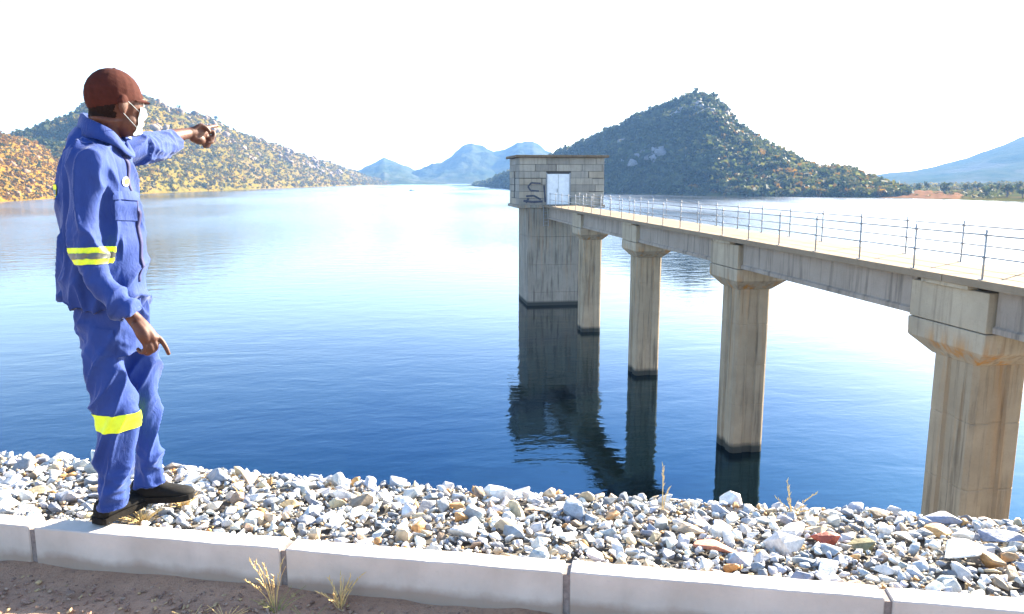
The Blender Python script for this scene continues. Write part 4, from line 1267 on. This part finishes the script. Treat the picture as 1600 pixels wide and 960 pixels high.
# --- trousers
def build_trousers():
    bm = bmesh.new()
    loft(bm, [(172, 455, 0, 56, .16), (176, 490, 0, 59, .165), (180, 525, 0, 56, .165), (184, 552, .0, 50, .16)], 30, 4, dome=False)
    loft(bm, [(158, 500, -.075, 38, .085), (165, 560, -.085, 36, .092), (176, 610, -.095, 38, .086), (180, 650, -.10, 39, .080), (178, 700, -.10, 33, .074), (176, 750, -.10, 29, .068), (175, 795, -.10, 25, .066)], 26, 6, dome=False)
    loft(bm, [(198, 500, .075, 40, .085), (212, 560, .09, 41, .092), (224, 610, .10, 31, .086), (229, 650, .11, 24, .080), (231, 700, .115, 25, .076), (233, 735, .12, 28, .072), (235, 760, .12, 29, .072)], 26, 6, dome=False)
    me = fuse(bm, .0068, 4)
    zk = pp(180, 650, -.1)[2]; za = pp(176, 790, -.1)[2]; zh = pp(176, 520, 0)[2]
    def fn(l, n):
        x, y, z = l
        leg = 0.0 if y < 0 else 4.0
        u, v = .90 * x - .43 * z, .43 * x + .90 * z
        d = .026 * (ridge(Vector((u * 14 + leg, y * 6, v * 3.0)), 4) - .78)       # long drapes
        d += .004 * (ridge(Vector((x * 24 - z * 9, y * 10, z * 5 + leg)), 2) - .6)
        k = math.exp(-((z - za - .08) / .10) ** 2)                                                  # stacked at the ankle
        d += k * .018 * (ridge(Vector((x * 9, y * 9, (z + .5 * x) * 17 + leg)), 1.6) - .55)
        k = math.exp(-((z - zk - .03) / .09) ** 2)                                                  # behind the knee
        d += k * .007 * (ridge(Vector((x * 7, y * 9, (z - .6 * x) * 24 + leg)), 1.6) - .55)
        k = math.exp(-((z - zh) / .12) ** 2)
        d += k * .009 * (ridge(Vector((x * 12 + z * 12, y * 9, z * 7 + 8)), 2) - .55)
        return d
    displace(me, fn)
    return finish('trousers', me, M['cloth'], man)
trousers = build_trousers()
kn = pp(179, 655, -.10); um = mpx(179, 655, -.1)
legf = lambda c: ((np.array(c) - CAM) @ HF - PD) < .0 + .0 and ((np.array(c) - CAM) @ RGT) < ((pp(223, 650, -.1) - CAM) @ RGT)
band(trousers, kn, pp(178, 640, -.10) - pp(180, 668, -.10), -14 * um, 13 * um, .13, 'knee_tape', M['yellow'], trousers, .003, legf)

hj = lambda c: ((np.array(c) - CAM) @ HF - PD) < .25
zb = float(pp(163, 478, 0)[2])
nosleeve = lambda c: ((np.array(c) - CAM) @ HF - PD) > -.165
band(jacket, pp(163, 478, 0), (0, 0, 1), -.004, .030, .4, 'hem', M['cloth'], jacket, .0028, nosleeve)
wa = pp(190, 482, -.23) - pp(206, 496, -.225)
band(jacket, pp(203, 493, -.225), wa, -.002, .040, .10, 'cuff', M['cloth'], jacket, .003, nearf_all)
band(trousers, pp(176, 792, -.1), (0, 0, 1), .0, .022, .12, 'hem', M['cloth'], trousers, .0025, lambda c: ((np.array(c) - CAM) @ HF - PD) < .01)
def flat_pocket(T, corners, name, parent, lift=.004, nu=10, nv=12):
    bm = bmesh.new(); G = []
    for j in range(nv + 1):
        row = []
        for i in range(nu + 1):
            u, v = i / nu, j / nv
            q = [(1 - u) * (1 - v) * corners[0][k] + u * (1 - v) * corners[1][k] + u * v * corners[2][k] + (1 - u) * v * corners[3][k] for k in (0, 1)]
            h, n = on_surface(T, q[0], q[1], lift)
            row.append(None if h is None else bm.verts.new(h))
        G.append(row)
    for j in range(nv):
        for i in range(nu):
            q = (G[j][i], G[j][i + 1], G[j + 1][i + 1], G[j + 1][i])
            if None not in q: bm.faces.new(q)
    me = bpy.data.meshes.new(name); bm.normal_update()
    if sum((f.normal.dot(Vector(-HF)) for f in bm.faces)) < 0: bmesh.ops.reverse_faces(bm, faces=bm.faces[:])
    bm.to_mesh(me); bm.free(); me.materials.append(M['cloth'])
    for p_ in me.polygons: p_.use_smooth = True
    return link(bpy.data.objects.new(name, me), parent)
flat_pocket(JT, [(178, 300), (212, 303), (214, 345), (181, 344)], 'chest_pocket', jacket)
flat_pocket(JT, [(176, 298), (214, 301), (214, 314), (177, 312)], 'pocket_flap', jacket, .009, 10, 5)
flat_pocket(surf_tree(trousers), [(146, 512), (178, 516), (181, 556), (150, 556)], 'side_pocket', trousers)
# --- shoes
def shoe(heel, direc, ground, L=.285):
    d = np.array(direc); d[2] = 0; d /= np.linalg.norm(d); s = np.cross(np.array([0, 0, 1.0]), d); up = np.array([0, 0, 1.0])
    o = np.array([heel[0], heel[1], ground])
    #           along  halfw  top
    prof = [(0.0, .022, .075), (.012, .034, .098), (.05, .037, .108), (.09, .038, .106), (.12, .040, .090), (.16, .045, .074), (.20, .049, .062), (.24, .046, .053), (.27, .032, .044), (.285, .012, .034)]
    bm = bmesh.new(); rg = []
    for t, w, h in prof:
        c = o + d * t * L / .285
        ring = []
        for k in range(14):
            a = math.pi * k / 13
            ring.append(bm.verts.new(c + s * w * _c(a) * (1 if k not in (0, 13) else 1.0) + up * (.026 + (h - .026) * _s(a) ** .8)))
        rg.append(ring)
    for r0, r1 in zip(rg[:-1], rg[1:]):
        for k in range(13): bm.faces.new((r0[k], r0[k + 1], r1[k + 1], r1[k]))
        bm.faces.new((r0[13], r0[0], r1[0], r1[13]))
    bm.faces.new(rg[0][::-1]); bm.faces.new(rg[-1])
    bmesh.ops.subdivide_edges(bm, edges=bm.edges[:], cuts=1, use_grid_fill=True)
    sh = bm_obj('shoe', bm, M['rubber'], man, True)
    bm = bmesh.new(); ra, rb = [], []
    out = [(t, w + .006) for t, w, h in prof]
    loop = [(t, w) for t, w in out] + [(t, -w) for t, w in out[::-1]]
    lo = [bm.verts.new(o + d * (t - .003) * L / .285 + s * w) for t, w in loop]; hi = [bm.verts.new(o + d * (t - .003) * L / .285 + s * w + up * .027) for t, w in loop]
    n = len(loop)
    for i in range(n): bm.faces.new((lo[i], lo[(i + 1) % n], hi[(i + 1) % n], hi[i]))
    bm.faces.new(lo[::-1]); bm.faces.new(hi)
    bmesh.ops.triangulate(bm, faces=[f for f in bm.faces if len(f.verts) > 4])
    bm_obj('sole', bm, M['sole'], sh)
h1 = pp(152, 812, -.105); h2 = pp(206, 780, .105)
shoe(h1, RGT * .34 + HF * .94, h1[2] - .022, .25)
shoe(h2, RGT * .97 + HF * .18, h2[2] - .010, .262)

# ------------------------------------------------------------------ dry grass and weeds
M['straw'] = plain('dry_straw', (0.58, 0.42, 0.18), .8, 0, .25, 60)
M['green_blade'] = plain('fading_green_blade', (0.22, 0.22, 0.07), .8, 0, .3, 60)
def tuft(base, n, h, spread, label, head=True, mat='straw', cat='grass', lean=(0, 0), width=.0022):
    base = np.array(base); bm = bmesh.new()
    for k in range(n):
        a = random.uniform(0, 6.28); q = random.random() ** .6
        b0 = base + np.array([_c(a) * spread * .15 * q, _s(a) * spread * .15 * q, -.015])
        L = h * random.uniform(.6, 1.05)
        out = np.array([_c(a) * spread * q + lean[0], _s(a) * spread * q + lean[1], 0])
        P = [b0 + out * (t ** 1.7) + np.array([0, 0, L * (t - .12 * t * t)]) for t in np.linspace(0, 1, 6)]
        for i, (p, r_) in enumerate(zip(P[:-1], P[1:])):
            rod_bm(bm, p, r_, width * (1 - .13 * i), 4, width * (1 - .13 * (i + 1)))
        if head and random.random() < .75:
            t = (P[-1] - P[-2]); t /= np.linalg.norm(t)
            for i in range(7):
                c = P[-1] - t * .012 * i; v = np.array([random.gauss(0, 1), random.gauss(0, 1), .6]); v /= np.linalg.norm(v)
                rod_bm(bm, c, c + (t * .8 + v * .6) * .016, .0028, 4, .0006)
    o = bm_obj('grass_tuft' if cat == 'grass' else 'dry_weed', bm, M[mat])
    tag(o, label, cat)
    return o
def berm_pt(px, py):
    e, t = berm_at(px, py); return kp(e, KB + t, bank_z(e, t))
def road_pt(px, py):
    return onz(px, py, 0.0)
tuft(berm_pt(1036, 794), 3, .26, .04, 'single tall straw stalk at the water side edge below the tower reflection', lean=(.02, 0))
tuft(berm_pt(1236, 800), 9, .16, .12, 'wispy dry grass tuft between the third and nearest piers', width=.0016, lean=(-.04, 0))
tuft(berm_pt(288, 786), 70, .10, .09, 'yellowish dry grass at the toe of the far shoe', False)
tuft(berm_pt(222, 811), 70, .09, .09, 'dry grass clump in front of the near shoe', False)
tuft(berm_pt(375, 766), 7, .09, .05, 'short orange straw tuft on the berm right of the man', False)
tuft(berm_pt(1585, 803), 9, .10, .07, 'dry straw tuft at the right edge beside the pier', False)
tuft(road_pt(428, 948), 9, .24, .09, 'tall dry weed with seed heads against the kerb joint', lean=(-.02, 0))
tuft(road_pt(432, 956), 12, .10, .10, 'green grass tuft at the foot of the tall dry weed', False, 'green_blade')
tuft(road_pt(532, 950), 16, .15, .10, 'bushy pale straw tuft right of the kerb joint', True)
tuft(road_pt(352, 970), 14, .07, .08, 'low dry grass tuft at the bottom edge left of the weed', False)
tuft(road_pt(300, 965), 12, .05, .09, 'flattened straw tuft at the bottom edge of the road', False)
tuft(road_pt(480, 975), 14, .07, .10, 'low mixed tuft between the weed and the bushy straw', False, 'green_blade')
litter = []
for _ in range(1300):
    px = random.uniform(-60, 820); py = random.uniform(880, 985)
    p = onz(px, py, 0.0)
    if p @ KN > K0 - .005: continue
    r = random.uniform(.0025, .009) * (1.6 if random.random() < .06 else 1)
    c = np.array(random.choice([(.30, .17, .12), (.34, .21, .15), (.40, .27, .19), (.22, .13, .09), (.48, .33, .17)]))
    litter.append(((p[0], p[1], .004 + r * .2 + .018 * fbm(p[0] * 2.5, p[1] * 2.5, 4, 3)), (r * random.uniform(1, 2.2), r, r * random.uniform(.25, .8)), c))
tag(rock_mass('road_grit', litter, M['stone_mass']), 'loose grit and dry bits on the dirt road by the kerb', kind='stuff')
sc_ = 0
# small stones and clods lying on the road edge
for i, (px, py, s, lab) in enumerate(((110, 930, .02, 'brown clod on the road below the left kerb block'), (250, 935, .016, 'small stone on the road in front of the long left kerb block'), (330, 915, .022, 'dark clod against the kerb foot'), (60, 950, .014, 'pebble on the road in the lower left corner'))):
    p = road_pt(px, py); o = bpy.data.objects.new('stone', random.choice(STONE_ME)); o.location = (p[0], p[1], s * .3); o.scale = (s * 1.2, s, s * .7); o.color = (.22, .14, .10, 1); COL.objects.link(o)
    tag(o, lab, 'stone')

# ------------------------------------------------------------------ haze
bm = bmesh.new(); box_bm(bm, -4300, 4300, -300, 4400, WATER - 9.5, 300)
hm = bpy.data.materials.new('haze_air'); hm.use_nodes = True
hn = hm.node_tree; hn.nodes.remove(hn.nodes['Principled BSDF'])
pv = hn.nodes.new('ShaderNodeVolumePrincipled')
pv.inputs['Color'].default_value = (0.26, 0.52, 1.0, 1)
pv.inputs['Density'].default_value = 0.00016
pv.inputs['Anisotropy'].default_value = 0.0
hn.links.new(pv.outputs[0], hn.nodes['Material Output'].inputs['Volume'])
tag(bm_obj('haze', bm, hm), 'pale blue haze over the lake and hills', kind='stuff')
